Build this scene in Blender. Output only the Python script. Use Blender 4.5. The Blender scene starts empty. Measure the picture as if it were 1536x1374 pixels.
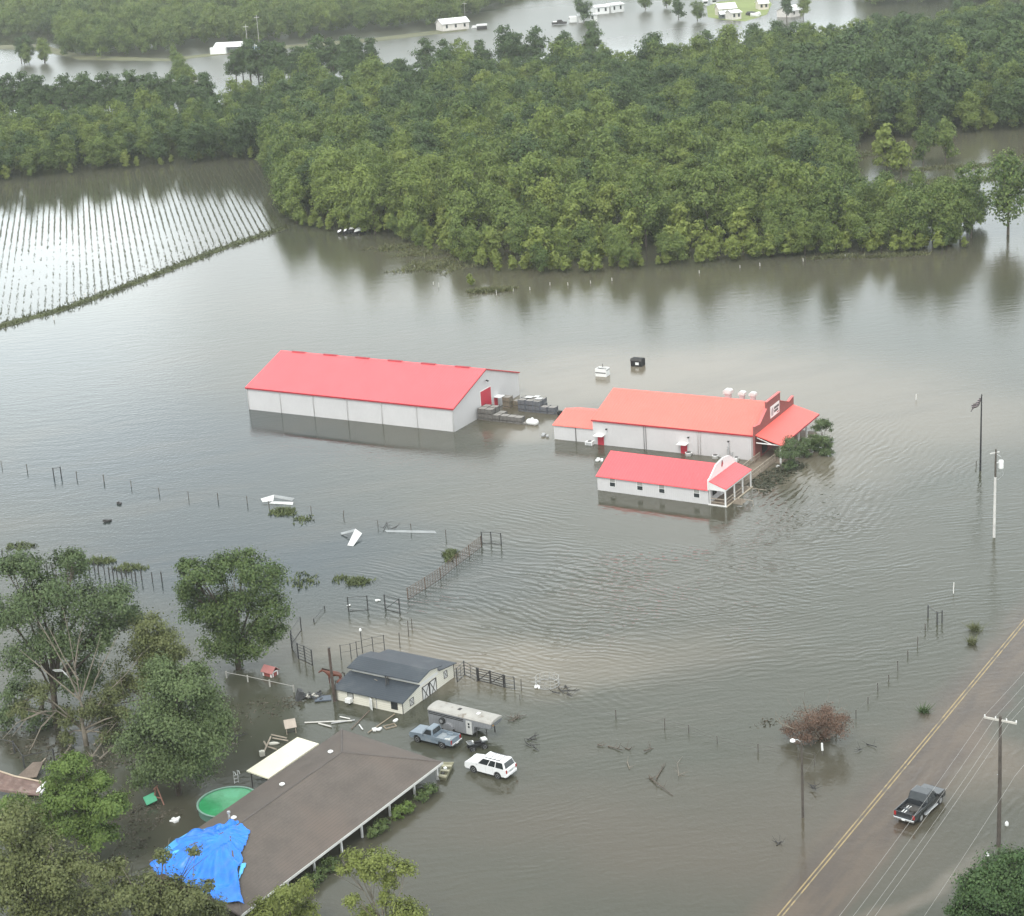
import bpy, bmesh, math, random
import numpy as np
from mathutils import Vector, Matrix
random.seed(7); RNG = np.random.default_rng(7)
R = math.radians
scene = bpy.context.scene
col = scene.collection

# ---------------------------------------------------------------- camera (solved from the building geometry)
F_PX, PITCH, ROLL, CAM_H = 2782.0, R(18.284), R(-3.71), 81.44
PW, PH = 1536.0, 1374.0
fw = Vector((0, math.cos(PITCH), -math.sin(PITCH)))
_u = Vector((0, math.sin(PITCH), math.cos(PITCH))); _r = Vector((1, 0, 0))
cr, ci = math.cos(ROLL), math.sin(ROLL)
rt = _r * cr + _u * ci; up = _u * cr - _r * ci
CO = Vector((0, 0, CAM_H))
def ray(px, py):
    return fw * F_PX + rt * (px - PW / 2) - up * (py - PH / 2)
def P(px, py, z=0.0):
    d = ray(px, py); return CO + d * ((z - CO.z) / d.z)
def PV(px, py, base, dy=0.0):
    """point seen at (px,py) that stands in the upright plane through base"""
    d = ray(px, py); t = (base.y + dy - CO.y) / d.y
    return CO + d * t
def proj(p):
    v = Vector(p) - CO; k = F_PX / v.dot(fw); return PW / 2 + k * v.dot(rt), PH / 2 - k * v.dot(up)
cam = bpy.data.cameras.new("camera"); cam_o = bpy.data.objects.new("camera", cam); col.objects.link(cam_o)
cam.sensor_fit = 'HORIZONTAL'; cam.sensor_width = 36.0; cam.lens = F_PX / PW * 36.0
cam.clip_start = 1.0; cam.clip_end = 20000.0
M = Matrix((rt, up, -fw)).transposed().to_4x4(); M.translation = CO
cam_o.matrix_world = M; scene.camera = cam_o

# ---------------------------------------------------------------- node helpers / materials
def nd(t, typ, **kw):
    n = t.nodes.new(typ)
    for k, v in kw.items():
        if k.startswith('i_'):
            n.inputs[k[2:].replace('_', ' ')].default_value = v
        else: setattr(n, k, v)
    return n
def new_mat(name):
    m = bpy.data.materials.new(name); m.use_nodes = True
    t = m.node_tree; t.nodes.clear()
    o = t.nodes.new('ShaderNodeOutputMaterial'); b = t.nodes.new('ShaderNodeBsdfPrincipled')
    t.links.new(b.outputs[0], o.inputs[0]); return m, t, b
def c4(c): return (c[0], c[1], c[2], 1.0)
def math_(t, op, a, b=None, clamp=False):
    n = t.nodes.new('ShaderNodeMath'); n.operation = op; n.use_clamp = clamp
    for i, v in enumerate((a, b)):
        if v is None: continue
        if isinstance(v, (int, float)): n.inputs[i].default_value = v
        else: t.links.new(v, n.inputs[i])
    return n.outputs[0]
def mixc(t, f, a, b, mode='MIX'):
    n = t.nodes.new('ShaderNodeMix'); n.data_type = 'RGBA'; n.blend_type = mode
    if isinstance(f, (int, float)): n.inputs[0].default_value = f
    else: t.links.new(f, n.inputs[0])
    for i, v in ((6, a), (7, b)):
        if isinstance(v, tuple): n.inputs[i].default_value = c4(v)
        else: t.links.new(v, n.inputs[i])
    return n.outputs[2]
def noise(t, vec, scale, detail=4, rough=.55, dist=0.0):
    n = nd(t, 'ShaderNodeTexNoise'); n.inputs['Scale'].default_value = scale; n.inputs['Detail'].default_value = detail
    n.inputs['Roughness'].default_value = rough; n.inputs['Distortion'].default_value = dist
    if vec is not None: t.links.new(vec, n.inputs['Vector'])
    return n.outputs['Fac']
def ramp(t, f, a, b, lo=0.0, hi=1.0, smooth=True):
    n = t.nodes.new('ShaderNodeMapRange'); n.interpolation_type = 'SMOOTHSTEP' if smooth else 'LINEAR'
    t.links.new(f, n.inputs[0])
    for i, v in enumerate((a, b, lo, hi)): n.inputs[i + 1].default_value = v
    return n.outputs[0]
MATS = {}
def mat(name, c, rough=.6, var=.12, scale=.6, metal=0.0, spec=.4, ribs=None, lines=None, stain=None, coat=0.0, detail=5):
    """plain procedural material: two noise scales of tone, optional raised ribs, siding lines, stain blotches"""
    if name in MATS: return MATS[name]
    m, t, b = new_mat(name)
    tc = nd(t, 'ShaderNodeTexCoord').outputs['Object']
    f1 = noise(t, tc, scale, detail); f2 = noise(t, tc, scale * 9, 3)
    f = math_(t, 'ADD', math_(t, 'MULTIPLY', f1, .65), math_(t, 'MULTIPLY', f2, .35))
    f = ramp(t, f, .3, .7)
    cc = mixc(t, f, tuple(x * (1 - var) for x in c), tuple(min(x * (1 + var), 1) for x in c))
    if stain:
        sc, scol, lo, hi = stain
        cc = mixc(t, ramp(t, noise(t, tc, sc, 6, .65), lo, hi), cc, scol)
    if lines:                                            # (axis, spacing, width fraction, colour)
        ax, sp, wd, lc = lines
        s = nd(t, 'ShaderNodeSeparateXYZ'); t.links.new(tc, s.inputs[0])
        q = math_(t, 'FRACT', math_(t, 'DIVIDE', s.outputs[ax], sp))
        cc = mixc(t, math_(t, 'LESS_THAN', q, wd), cc, lc)
    t.links.new(cc, b.inputs['Base Color'])
    b.inputs['Roughness'].default_value = rough; b.inputs['Metallic'].default_value = metal
    b.inputs['Specular IOR Level'].default_value = spec; b.inputs['Coat Weight'].default_value = coat
    h = f2
    if ribs:
        ax, sp, amp = ribs
        s = nd(t, 'ShaderNodeSeparateXYZ'); t.links.new(tc, s.inputs[0])
        q = math_(t, 'FRACT', math_(t, 'DIVIDE', s.outputs[ax], sp))
        q = math_(t, 'ABSOLUTE', math_(t, 'SUBTRACT', q, .5))
        h = math_(t, 'ADD', math_(t, 'MULTIPLY', ramp(t, q, .36, .48), amp), math_(t, 'MULTIPLY', f2, .01))
        bp = nd(t, 'ShaderNodeBump'); bp.inputs['Strength'].default_value = .6; bp.inputs['Distance'].default_value = 1.0
    else:
        bp = nd(t, 'ShaderNodeBump'); bp.inputs['Strength'].default_value = .25; bp.inputs['Distance'].default_value = .02
    t.links.new(h, bp.inputs['Height']); t.links.new(bp.outputs[0], b.inputs['Normal'])
    MATS[name] = m; return m
def leaf_mat(name, c1, c2, c3=None, patch=.02, transl=.25):
    """foliage: per-tree tint, tone drifting over the wood, small leaf-to-leaf changes"""
    if name in MATS: return MATS[name]
    m, t, b = new_mat(name)
    oi = nd(t, 'ShaderNodeObjectInfo'); geo = nd(t, 'ShaderNodeNewGeometry')
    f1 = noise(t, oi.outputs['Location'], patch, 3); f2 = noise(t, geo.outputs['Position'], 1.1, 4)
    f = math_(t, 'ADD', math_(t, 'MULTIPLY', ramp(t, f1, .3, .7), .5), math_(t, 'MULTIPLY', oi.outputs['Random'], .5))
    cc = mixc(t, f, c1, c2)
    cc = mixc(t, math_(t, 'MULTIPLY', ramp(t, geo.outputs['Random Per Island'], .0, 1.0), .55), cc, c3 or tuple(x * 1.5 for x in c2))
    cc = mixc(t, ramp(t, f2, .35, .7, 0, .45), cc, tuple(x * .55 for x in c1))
    t.links.new(cc, b.inputs['Base Color']); b.inputs['Roughness'].default_value = .62
    b.inputs['Specular IOR Level'].default_value = .25
    tr = nd(t, 'ShaderNodeBsdfTranslucent'); t.links.new(cc, tr.inputs[0])
    mx = nd(t, 'ShaderNodeMixShader'); mx.inputs[0].default_value = transl
    t.links.new(b.outputs[0], mx.inputs[1]); t.links.new(tr.outputs[0], mx.inputs[2])
    t.links.new(mx.outputs[0], [n for n in t.nodes if n.type == 'OUTPUT_MATERIAL'][0].inputs[0])
    MATS[name] = m; return m

# ---------------------------------------------------------------- mesh builder
class MB:
    def __init__(s): s.v = []; s.f = []
    def add(s, vs, fs):
        k = len(s.v); s.v += [tuple(v) for v in vs]; s.f += [tuple(i + k for i in f) for f in fs]; return s
    def bx(s, x0, x1, y0, y1, z0, z1):
        return s.add([(x0,y0,z0),(x1,y0,z0),(x1,y1,z0),(x0,y1,z0),(x0,y0,z1),(x1,y0,z1),(x1,y1,z1),(x0,y1,z1)],
                     [(0,3,2,1),(4,5,6,7),(0,1,5,4),(1,2,6,5),(2,3,7,6),(3,0,4,7)])
    def obox(s, c, size, rz=0.0, ry=0.0, rx=0.0):
        m = Matrix.Rotation(rz, 3, 'Z') @ Matrix.Rotation(ry, 3, 'Y') @ Matrix.Rotation(rx, 3, 'X')
        a, b, d = size[0]/2, size[1]/2, size[2]/2
        vs = [Vector(c) + m @ Vector(p) for p in [(-a,-b,-d),(a,-b,-d),(a,b,-d),(-a,b,-d),(-a,-b,d),(a,-b,d),(a,b,d),(-a,b,d)]]
        return s.add(vs, [(0,3,2,1),(4,5,6,7),(0,1,5,4),(1,2,6,5),(2,3,7,6),(3,0,4,7)])
    def tube(s, pts, r, n=6):
        pts = [Vector(p) for p in pts]; rs = r if isinstance(r, (list, tuple)) else [r] * len(pts)
        rings = []
        for i, p in enumerate(pts):
            d = (pts[min(i+1, len(pts)-1)] - pts[max(i-1, 0)])
            d = d.normalized() if d.length > 1e-9 else Vector((0, 0, 1))
            a = d.cross(Vector((0, 0, 1)) if abs(d.z) < .9 else Vector((1, 0, 0))).normalized(); b = d.cross(a)
            rings.append([p + (a * math.cos(2*math.pi*k/n) + b * math.sin(2*math.pi*k/n)) * rs[i] for k in range(n)])
        vs = [v for g in rings for v in g]; fs = []
        for i in range(len(pts) - 1):
            for k in range(n):
                fs.append((i*n+k, i*n+(k+1) % n, (i+1)*n+(k+1) % n, (i+1)*n+k))
        fs.append(tuple(reversed(range(n)))); fs.append(tuple(range((len(pts)-1)*n, len(pts)*n)))
        return s.add(vs, fs)
    def prism(s, poly, axis, a, b):
        """poly of 2-D points swept along an axis ('x': points are (y,z), 'y': (x,z), 'z': (x,y))"""
        mk = {'x': lambda p, t: (t, p[0], p[1]), 'y': lambda p, t: (p[0], t, p[1]), 'z': lambda p, t: (p[0], p[1], t)}[axis]
        n = len(poly); vs = [mk(p, a) for p in poly] + [mk(p, b) for p in poly]
        fs = [tuple(reversed(range(n))), tuple(range(n, 2*n))] + [(i, (i+1) % n, n+(i+1) % n, n+i) for i in range(n)]
        return s.add(vs, fs)
    def slab(s, q, t):
        """a sheet with corners q, t thick downwards"""
        n = len(q); q = [Vector(p) for p in q]
        vs = q + [p - Vector((0, 0, t)) for p in q]
        return s.add(vs, [tuple(range(n)), tuple(reversed(range(n, 2*n)))] + [(i, n+i, n+(i+1) % n, (i+1) % n) for i in range(n)])
    def lathe(s, prof, n=16, c=(0, 0, 0), axis='z'):
        vs = []
        for r, h in prof:
            for k in range(n):
                a = 2*math.pi*k/n; x, y = r*math.cos(a), r*math.sin(a)
                p = {'z': (x, y, h), 'y': (x, h, y), 'x': (h, x, y)}[axis]
                vs.append((c[0]+p[0], c[1]+p[1], c[2]+p[2]))
        fs = []
        for i in range(len(prof)-1):
            for k in range(n): fs.append((i*n+k, i*n+(k+1) % n, (i+1)*n+(k+1) % n, (i+1)*n+k))
        fs.append(tuple(reversed(range(n)))); fs.append(tuple(range((len(prof)-1)*n, len(prof)*n)))
        return s.add(vs, fs)
    def build(s, name, m, parent=None, smooth=False, bevel=0.0, label=None):
        me = bpy.data.meshes.new(name); me.from_pydata(s.v, [], s.f)
        bm = bmesh.new(); bm.from_mesh(me); bmesh.ops.recalc_face_normals(bm, faces=bm.faces); bm.to_mesh(me); bm.free()
        o = bpy.data.objects.new(name, me); col.objects.link(o); me.materials.append(m)
        if smooth:
            for p in me.polygons: p.use_smooth = True
        if bevel:
            b = o.modifiers.new('bevel', 'BEVEL'); b.width = bevel; b.segments = 2; b.limit_method = 'ANGLE'; b.angle_limit = R(30)
        if parent: o.parent = parent
        if label: o['label'] = label
        return o
def np_mesh(name, v, f, m, parent=None):
    """fast mesh of quads/triangles from arrays"""
    me = bpy.data.meshes.new(name); nv, nf = len(v), len(f); k = f.shape[1]
    me.vertices.add(nv); me.vertices.foreach_set('co', np.asarray(v, np.float32).ravel())
    me.loops.add(nf*k); me.loops.foreach_set('vertex_index', np.asarray(f, np.int32).ravel())
    me.polygons.add(nf); me.polygons.foreach_set('loop_start', np.arange(0, nf*k, k, dtype=np.int32))
    me.update(); me.validate(); me.materials.append(m)
    if parent is False: return me
    o = bpy.data.objects.new(name, me); col.objects.link(o)
    if parent: o.parent = parent
    return o
def tag(o, label, cat, group=None):
    o['label'] = label; o['category'] = cat
    if group: o['group'] = group
    return o
def thing(name, label, cat, loc=(0, 0, 0), rz=0.0, group=None):
    o = bpy.data.objects.new(name, None); col.objects.link(o); o.location = loc; o.rotation_euler = (0, 0, rz)
    o.empty_display_size = .3
    return tag(o, label, cat, group)
def struct(o, kind='structure'): o['kind'] = kind; return o
def copy_tree(o, parent=None):
    c = o.copy(); col.objects.link(c); c.parent = parent
    for ch in list(o.children): copy_tree(ch, c)
    return c
# ================================================================ SETTING: sky, light, air, ground, water
w = bpy.data.worlds.new("World"); scene.world = w; w.use_nodes = True
t = w.node_tree; t.nodes.clear()
SUN_EL, SUN_AZ = R(52), R(200)
sky = nd(t, 'ShaderNodeTexSky', sky_type='NISHITA', sun_disc=False); sky.sun_elevation = SUN_EL; sky.sun_rotation = SUN_AZ
sky.air_density = 1.2; sky.dust_density = 3.0
tc = nd(t, 'ShaderNodeTexCoord').outputs['Generated']
sp = nd(t, 'ShaderNodeSeparateXYZ'); t.links.new(tc, sp.inputs[0])
zz = math_(t, 'ADD', math_(t, 'MAXIMUM', sp.outputs[2], 0.0), .18)
cb = nd(t, 'ShaderNodeCombineXYZ')
t.links.new(math_(t, 'DIVIDE', sp.outputs[0], zz), cb.inputs[0]); t.links.new(math_(t, 'DIVIDE', sp.outputs[1], zz), cb.inputs[1])
n1 = noise(t, cb.outputs[0], .75, 6, .5, .2)
cl = ramp(t, n1, .32, .68)
cloud = mixc(t, cl, (8.3, 9.35, 9.9), (12.0, 12.5, 12.5))
# brighter gap in the cloud low over the far left
def glow(dv, p0, p1, amp):
    v = nd(t, 'ShaderNodeVectorMath', operation='DOT_PRODUCT'); t.links.new(tc, v.inputs[0]); v.inputs[1].default_value = Vector(dv).normalized()
    return ramp(t, v.outputs['Value'], p0, p1, 0.0, amp)
def skydir(az, el): return (math.sin(R(az))*math.cos(R(el)), math.cos(R(az))*math.cos(R(el)), math.sin(R(el)))
g = glow(skydir(-15, 11.0), math.cos(R(6.5)), math.cos(R(3)), .80)
g2 = glow(skydir(-4, 3), math.cos(R(14)), math.cos(R(3)), .0)
gain = math_(t, 'ADD', math_(t, 'ADD', g, g2), ramp(t, sp.outputs[2], .0, .9, 1.47, .95, False))   # bright even overcast
cloud2 = nd(t, 'ShaderNodeVectorMath', operation='SCALE'); t.links.new(cloud, cloud2.inputs[0]); t.links.new(gain, cloud2.inputs['Scale'])
mx = mixc(t, .93, sky.outputs[0], cloud2.outputs[0])
bg = nd(t, 'ShaderNodeBackground'); bg.inputs[1].default_value = .1; t.links.new(mx, bg.inputs[0])
wo = nd(t, 'ShaderNodeOutputWorld'); t.links.new(bg.outputs[0], wo.inputs[0])
sl = bpy.data.lights.new('sun', 'SUN'); sl.energy = 1.5; sl.angle = R(22); sl.color = (1, .96, .9)
so = bpy.data.objects.new('sun', sl); col.objects.link(so)
so.rotation_euler = (R(90) - SUN_EL, 0, 0)
sd = Vector((math.sin(SUN_AZ)*math.cos(SUN_EL), math.cos(SUN_AZ)*math.cos(SUN_EL), math.sin(SUN_EL)))
so.rotation_euler = sd.to_track_quat('Z', 'Y').to_euler()
scene.view_settings.view_transform = 'Standard'; scene.view_settings.look = 'None'
scene.view_settings.exposure = 0.48; scene.view_settings.gamma = 1.0
scene.render.engine = 'CYCLES'
scene.cycles.max_bounces = 7; scene.cycles.diffuse_bounces = 3; scene.cycles.glossy_bounces = 3
scene.cycles.transmission_bounces = 3; scene.cycles.transparent_max_bounces = 12; scene.cycles.volume_bounces = 1
scene.cycles.use_denoising = True; scene.cycles.use_adaptive_sampling = True; scene.cycles.adaptive_threshold = .01

# haze: one box of even, thin air
hz = MB().bx(-2600, 2600, -60, 4600, -2.2, CAM_H + 6)
hm = bpy.data.materials.new('haze_air'); hm.use_nodes = True; ht = hm.node_tree; ht.nodes.clear()
ho = nd(ht, 'ShaderNodeOutputMaterial'); pv = nd(ht, 'ShaderNodeVolumePrincipled')
pv.inputs['Color'].default_value = (.95, .98, .97, 1); pv.inputs['Density'].default_value = .00012; pv.inputs['Anisotropy'].default_value = .1
ht.links.new(pv.outputs[0], ho.inputs['Volume'])
struct(hz.build('haze', hm), 'stuff')

# ground under the flood
gnd_m = mat('sodden_soil', (.07, .06, .045), .9, .3, .05)
struct(MB().add([(-6000, -300, -.9), (6000, -300, -.9), (6000, 9000, -.9), (-6000, 9000, -.9)], [(0, 1, 2, 3)]).build('ground', gnd_m))

# ---- flood water
def blob_mask(t, pos, warp, px, py, rx, ry, rot=0.0, soft=1.0):
    """soft patch lying on the water round a place; rx, ry in metres"""
    c = P(px, py)
    mp = nd(t, 'ShaderNodeMapping', vector_type='TEXTURE'); mp.inputs['Location'].default_value = (c.x, c.y, 0)
    mp.inputs['Rotation'].default_value = (0, 0, R(rot)); mp.inputs['Scale'].default_value = (rx, ry, 1)
    t.links.new(warp, mp.inputs['Vector'])
    ln = nd(t, 'ShaderNodeVectorMath', operation='LENGTH'); t.links.new(mp.outputs[0], ln.inputs[0])
    return ramp(t, ln.outputs['Value'], 1.0, .15)
def warped(t, pos, scale, amp):
    n = nd(t, 'ShaderNodeTexNoise'); n.inputs['Scale'].default_value = scale; n.inputs['Detail'].default_value = 4
    t.links.new(pos, n.inputs['Vector'])
    s = nd(t, 'ShaderNodeVectorMath', operation='SUBTRACT'); t.links.new(n.outputs['Color'], s.inputs[0]); s.inputs[1].default_value = (.5, .5, .5)
    k = nd(t, 'ShaderNodeVectorMath', operation='SCALE'); t.links.new(s.outputs[0], k.inputs[0]); k.inputs['Scale'].default_value = amp
    a = nd(t, 'ShaderNodeVectorMath', operation='ADD'); t.links.new(pos, a.inputs[0]); t.links.new(k.outputs[0], a.inputs[1])
    f = nd(t, 'ShaderNodeVectorMath', operation='MULTIPLY'); t.links.new(a.outputs[0], f.inputs[0]); f.inputs[1].default_value = (1, 1, 0)
    return f.outputs[0]
def mapping(t, v, rot, sx, sy):
    mp = nd(t, 'ShaderNodeMapping', vector_type='TEXTURE'); mp.inputs['Rotation'].default_value = (0, 0, R(rot)); mp.inputs['Scale'].default_value = (1/sx, 1/sy, 1)
    t.links.new(v, mp.inputs['Vector']); return mp.outputs[0]
ROAD_A, ROAD_B = P(1170, 1374), P(1536, 933)
rang = math.atan2((ROAD_B - ROAD_A).y, (ROAD_B - ROAD_A).x)
def water_material(name, calm=False, road=False):
    m, t, b = new_mat(name)
    pos = nd(t, 'ShaderNodeNewGeometry').outputs['Position']
    wp = warped(t, pos, .035, 26); pos2 = warped(t, pos, .1, 4)
    olive, tan, blue = (.058, .060, .042), (.170, .146, .108), (.026, .040, .047)  # blue patches carry the bluish sky reflection in the water colour
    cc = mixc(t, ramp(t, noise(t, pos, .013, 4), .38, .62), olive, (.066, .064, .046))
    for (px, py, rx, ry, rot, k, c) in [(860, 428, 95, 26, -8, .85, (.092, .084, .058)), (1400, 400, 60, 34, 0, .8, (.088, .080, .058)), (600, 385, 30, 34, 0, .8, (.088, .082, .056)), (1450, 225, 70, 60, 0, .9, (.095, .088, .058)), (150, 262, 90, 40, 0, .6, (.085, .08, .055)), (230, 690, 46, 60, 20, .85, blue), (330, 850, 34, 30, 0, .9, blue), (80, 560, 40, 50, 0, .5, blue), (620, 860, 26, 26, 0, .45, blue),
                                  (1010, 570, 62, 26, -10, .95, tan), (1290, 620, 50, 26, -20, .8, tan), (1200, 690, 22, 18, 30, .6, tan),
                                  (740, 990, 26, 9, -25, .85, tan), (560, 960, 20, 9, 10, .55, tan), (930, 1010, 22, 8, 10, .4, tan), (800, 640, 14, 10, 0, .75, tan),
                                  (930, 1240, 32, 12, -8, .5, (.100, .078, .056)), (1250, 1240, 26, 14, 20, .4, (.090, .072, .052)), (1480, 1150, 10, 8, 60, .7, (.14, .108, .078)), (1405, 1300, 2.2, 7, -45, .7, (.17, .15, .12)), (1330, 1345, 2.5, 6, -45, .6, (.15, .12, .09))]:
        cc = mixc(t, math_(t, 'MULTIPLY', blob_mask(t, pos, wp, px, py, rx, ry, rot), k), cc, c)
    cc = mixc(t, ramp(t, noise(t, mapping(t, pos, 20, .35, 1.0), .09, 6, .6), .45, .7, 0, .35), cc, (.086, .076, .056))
    t.links.new(cc, b.inputs['Base Color'])
    b.inputs['IOR'].default_value = 1.33; b.inputs['Specular IOR Level'].default_value = .5
    b.inputs['Roughness'].default_value = .03 if calm else .07
    if road:
        rl = warped(t, pos, .16, 3.0)
        mp = nd(t, 'ShaderNodeMapping', vector_type='TEXTURE'); mp.inputs['Location'].default_value = (ROAD_A.x, ROAD_A.y, 0); mp.inputs['Rotation'].default_value = (0, 0, rang)
        t.links.new(rl, mp.inputs['Vector']); s = nd(t, 'ShaderNodeSeparateXYZ'); t.links.new(mp.outputs[0], s.inputs[0])
        rc = mixc(t, ramp(t, noise(t, mapping(t, pos, math.degrees(rang), .2, 1), .5, 6, .6), .35, .65), (.072, .054, .042), (.108, .080, .057))
        al = math_(t, 'MULTIPLY', ramp(t, s.outputs[1], 3.6, -.6), ramp(t, s.outputs[1], -5.4, -3.2))
        cc = mixc(t, math_(t, 'MULTIPLY', al, .9), cc, rc); t.links.new(cc, b.inputs['Base Color'])
    # wind: trains of short crests, turning round the buildings
    warp2 = warped(t, pos, .05, 10); warp3 = warped(t, pos, .25, 1.6)
    def gusts(lst):
        g = None
        for (px, py, rx, ry, rot, k) in lst:
            q = math_(t, 'MULTIPLY', blob_mask(t, pos, wp, px, py, rx, ry, rot), k)
            g = q if g is None else math_(t, 'MAXIMUM', g, q)
        return math_(t, 'MULTIPLY', g, ramp(t, noise(t, pos, .07, 3), .28, .6, .3, 1.0))
    gA = gusts([(1200, 730, 20, 30, -20, 1.0), (1290, 690, 26, 30, 0, .6), (1480, 1230, 10, 26, -30, .45)])
    gB = gusts([(830, 900, 26, 40, 0, 1.0), (960, 850, 30, 36, 0, .8), (640, 1000, 14, 20, 0, .3)])
    gC = gusts([(1100, 860, 34, 36, 0, .9), (1300, 830, 36, 40, 0, .7), (1050, 980, 40, 20, 0, .8), (1350, 950, 30, 26, 0, .45), (900, 1100, 30, 14, 0, .35), (800, 1260, 30, 18, 0, .25)])
    def wave(rot, period, dist, dsc):
        n = nd(t, 'ShaderNodeTexWave', wave_type='BANDS', bands_direction='Y', wave_profile='SIN'); n.inputs['Scale'].default_value = .314 / period
        n.inputs['Distortion'].default_value = dist; n.inputs['Detail'].default_value = 2.0; n.inputs['Detail Scale'].default_value = dsc; n.inputs['Detail Roughness'].default_value = .55
        mp = nd(t, 'ShaderNodeMapping', vector_type='TEXTURE'); mp.inputs['Rotation'].default_value = (0, 0, R(rot)); t.links.new(warp2, mp.inputs['Vector']); t.links.new(mp.outputs[0], n.inputs['Vector'])
        return math_(t, 'MULTIPLY', n.outputs['Fac'], ramp(t, noise(t, mapping(t, pos, rot, .3, 1), .16, 2), .3, .65, .25, 1.0))
    hA = math_(t, 'ADD', math_(t, 'MULTIPLY', wave(58, 1.05, 5.0, .7), .075), math_(t, 'MULTIPLY', noise(t, mapping(t, warp3, 58, .16, 1.0), 1.35, 2, .45), .17))
    hB = math_(t, 'ADD', math_(t, 'MULTIPLY', wave(-36, 1.0, 5.0, .7), .072), math_(t, 'MULTIPLY', noise(t, mapping(t, warp3, -30, .2, 1.0), 1.5, 2, .45), .15))
    hC = math_(t, 'ADD', math_(t, 'MULTIPLY', wave(12, .95, 6.0, .8), .052), math_(t, 'MULTIPLY', noise(t, mapping(t, warp3, 2, .2, 1.0), 1.4, 2, .45), .17))
    h3 = noise(t, pos, 1.9, 3, .6)                                    # fine ripple everywhere
    h4 = noise(t, mapping(t, warp2, 8, .3, 1.0), .7, 3, .5)
    lee = math_(t, 'SUBTRACT', 1.0, math_(t, 'MAXIMUM', blob_mask(t, pos, pos2, 985, 775, 24, 26, -31), blob_mask(t, pos, pos2, 530, 650, 26, 14, -30)))
    lee = ramp(t, lee, 0, .8, .12, 1.0)
    far = blob_mask(t, pos, wp, 560, 60, 520, 260, 20)
    if calm: h = math_(t, 'MULTIPLY', h3, .012)
    else:
        h = math_(t, 'ADD', math_(t, 'MULTIPLY', math_(t, 'MULTIPLY', hA, gA), .85), math_(t, 'MULTIPLY', math_(t, 'MULTIPLY', hB, gB), .85))
        h = math_(t, 'ADD', h, math_(t, 'MULTIPLY', math_(t, 'MULTIPLY', hC, gC), .62))
        h = math_(t, 'MULTIPLY', h, lee); h = math_(t, 'ADD', h, math_(t, 'MULTIPLY', math_(t, 'MULTIPLY', h3, lee), .026)); h = math_(t, 'ADD', h, math_(t, 'MULTIPLY', math_(t, 'MULTIPLY', h4, lee), .026))
        t.links.new(ramp(t, far, 0, 1, .035, .30), b.inputs['Roughness'])
    bp = nd(t, 'ShaderNodeBump'); bp.inputs['Strength'].default_value = 1.0; bp.inputs['Distance'].default_value = 1.0
    t.links.new(h, bp.inputs['Height']); t.links.new(bp.outputs[0], b.inputs['Normal'])
    return m
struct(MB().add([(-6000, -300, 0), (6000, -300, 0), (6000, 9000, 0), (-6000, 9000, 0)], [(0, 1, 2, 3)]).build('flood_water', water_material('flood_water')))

# ---- flooded crop field behind its grassy berm
berm = [P(424, 343), P(330, 374), P(200, 425), P(100, 462), P(0, 490), P(-140, 530)]
fld = [P(398, 246), P(200, 258), P(0, 278), P(-140, 292)]
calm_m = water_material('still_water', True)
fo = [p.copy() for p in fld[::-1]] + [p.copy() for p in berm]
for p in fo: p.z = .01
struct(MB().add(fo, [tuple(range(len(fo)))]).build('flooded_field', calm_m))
grass_m = leaf_mat('grass_blades', (.060, .075, .028), (.095, .105, .045), (.12, .12, .06), .05, .15)
soil_m = mat('berm_turf', (.075, .085, .035), .9, .4, .5)
def strip(pts, wid, h):
    mb = MB(); vs = []; prof = [(-1, -.05), (-.6, .5), (-.2, 1), (.25, .9), (.65, .45), (1, -.05)]
    fine = []
    for a, b in zip(pts, pts[1:]):
        n = max(2, int((b - a).length / 2.0))
        fine += [a.lerp(b, i / n) for i in range(n)]
    fine.append(pts[-1]); k = len(prof)
    for i, p in enumerate(fine):
        d = (fine[min(i+1, len(fine)-1)] - fine[max(i-1, 0)]).normalized(); nrm = Vector((-d.y, d.x, 0)); ww = wid * random.uniform(.65, 1.15)
        for u, z in prof: vs.append(p + nrm * (u * ww + random.uniform(-.12, .12)) + Vector((0, 0, z * h * random.uniform(.7, 1.2))))
    fs = [(i*k+j, i*k+j+1, (i+1)*k+j+1, (i+1)*k+j) for i in range(len(fine)-1) for j in range(k-1)]
    return mb.add(vs, fs), fine
mb, bl = strip(berm, 1.3, .45)
struct(mb.build('levee', soil_m))
def blades(name, pts, hmin, hmax, wid, m, kind='stuff', per=3, lean=.35):
    """tufts: thin upright leaning triangles, pts an array of ground points"""
    n = len(pts); q = np.repeat(np.asarray(pts, float), per, 0); k = len(q)
    q[:, :2] += RNG.normal(0, wid * 1.6, (k, 2))
    a = RNG.uniform(0, math.pi, k); hh = RNG.uniform(hmin, hmax, k); ww = wid * RNG.uniform(.6, 1.3, k)
    dx = np.stack([np.cos(a) * ww, np.sin(a) * ww, np.zeros(k)], 1)
    tip = q + np.stack([RNG.normal(0, lean, k) * hh, RNG.normal(0, lean, k) * hh, hh], 1)
    v = np.concatenate([q - dx, q + dx, tip], 0); f = np.stack([np.arange(k), np.arange(k) + k, np.arange(k) + 2 * k], 1)
    return struct(np_mesh(name, v, f, m), kind)
bp_ = []
for p in bl:
    for _ in range(16):
        bp_.append((p.x + random.gauss(0, .9), p.y + random.gauss(0, .9), .18))
blades('levee_grass', bp_, .2, .7, .16, grass_m)
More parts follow.
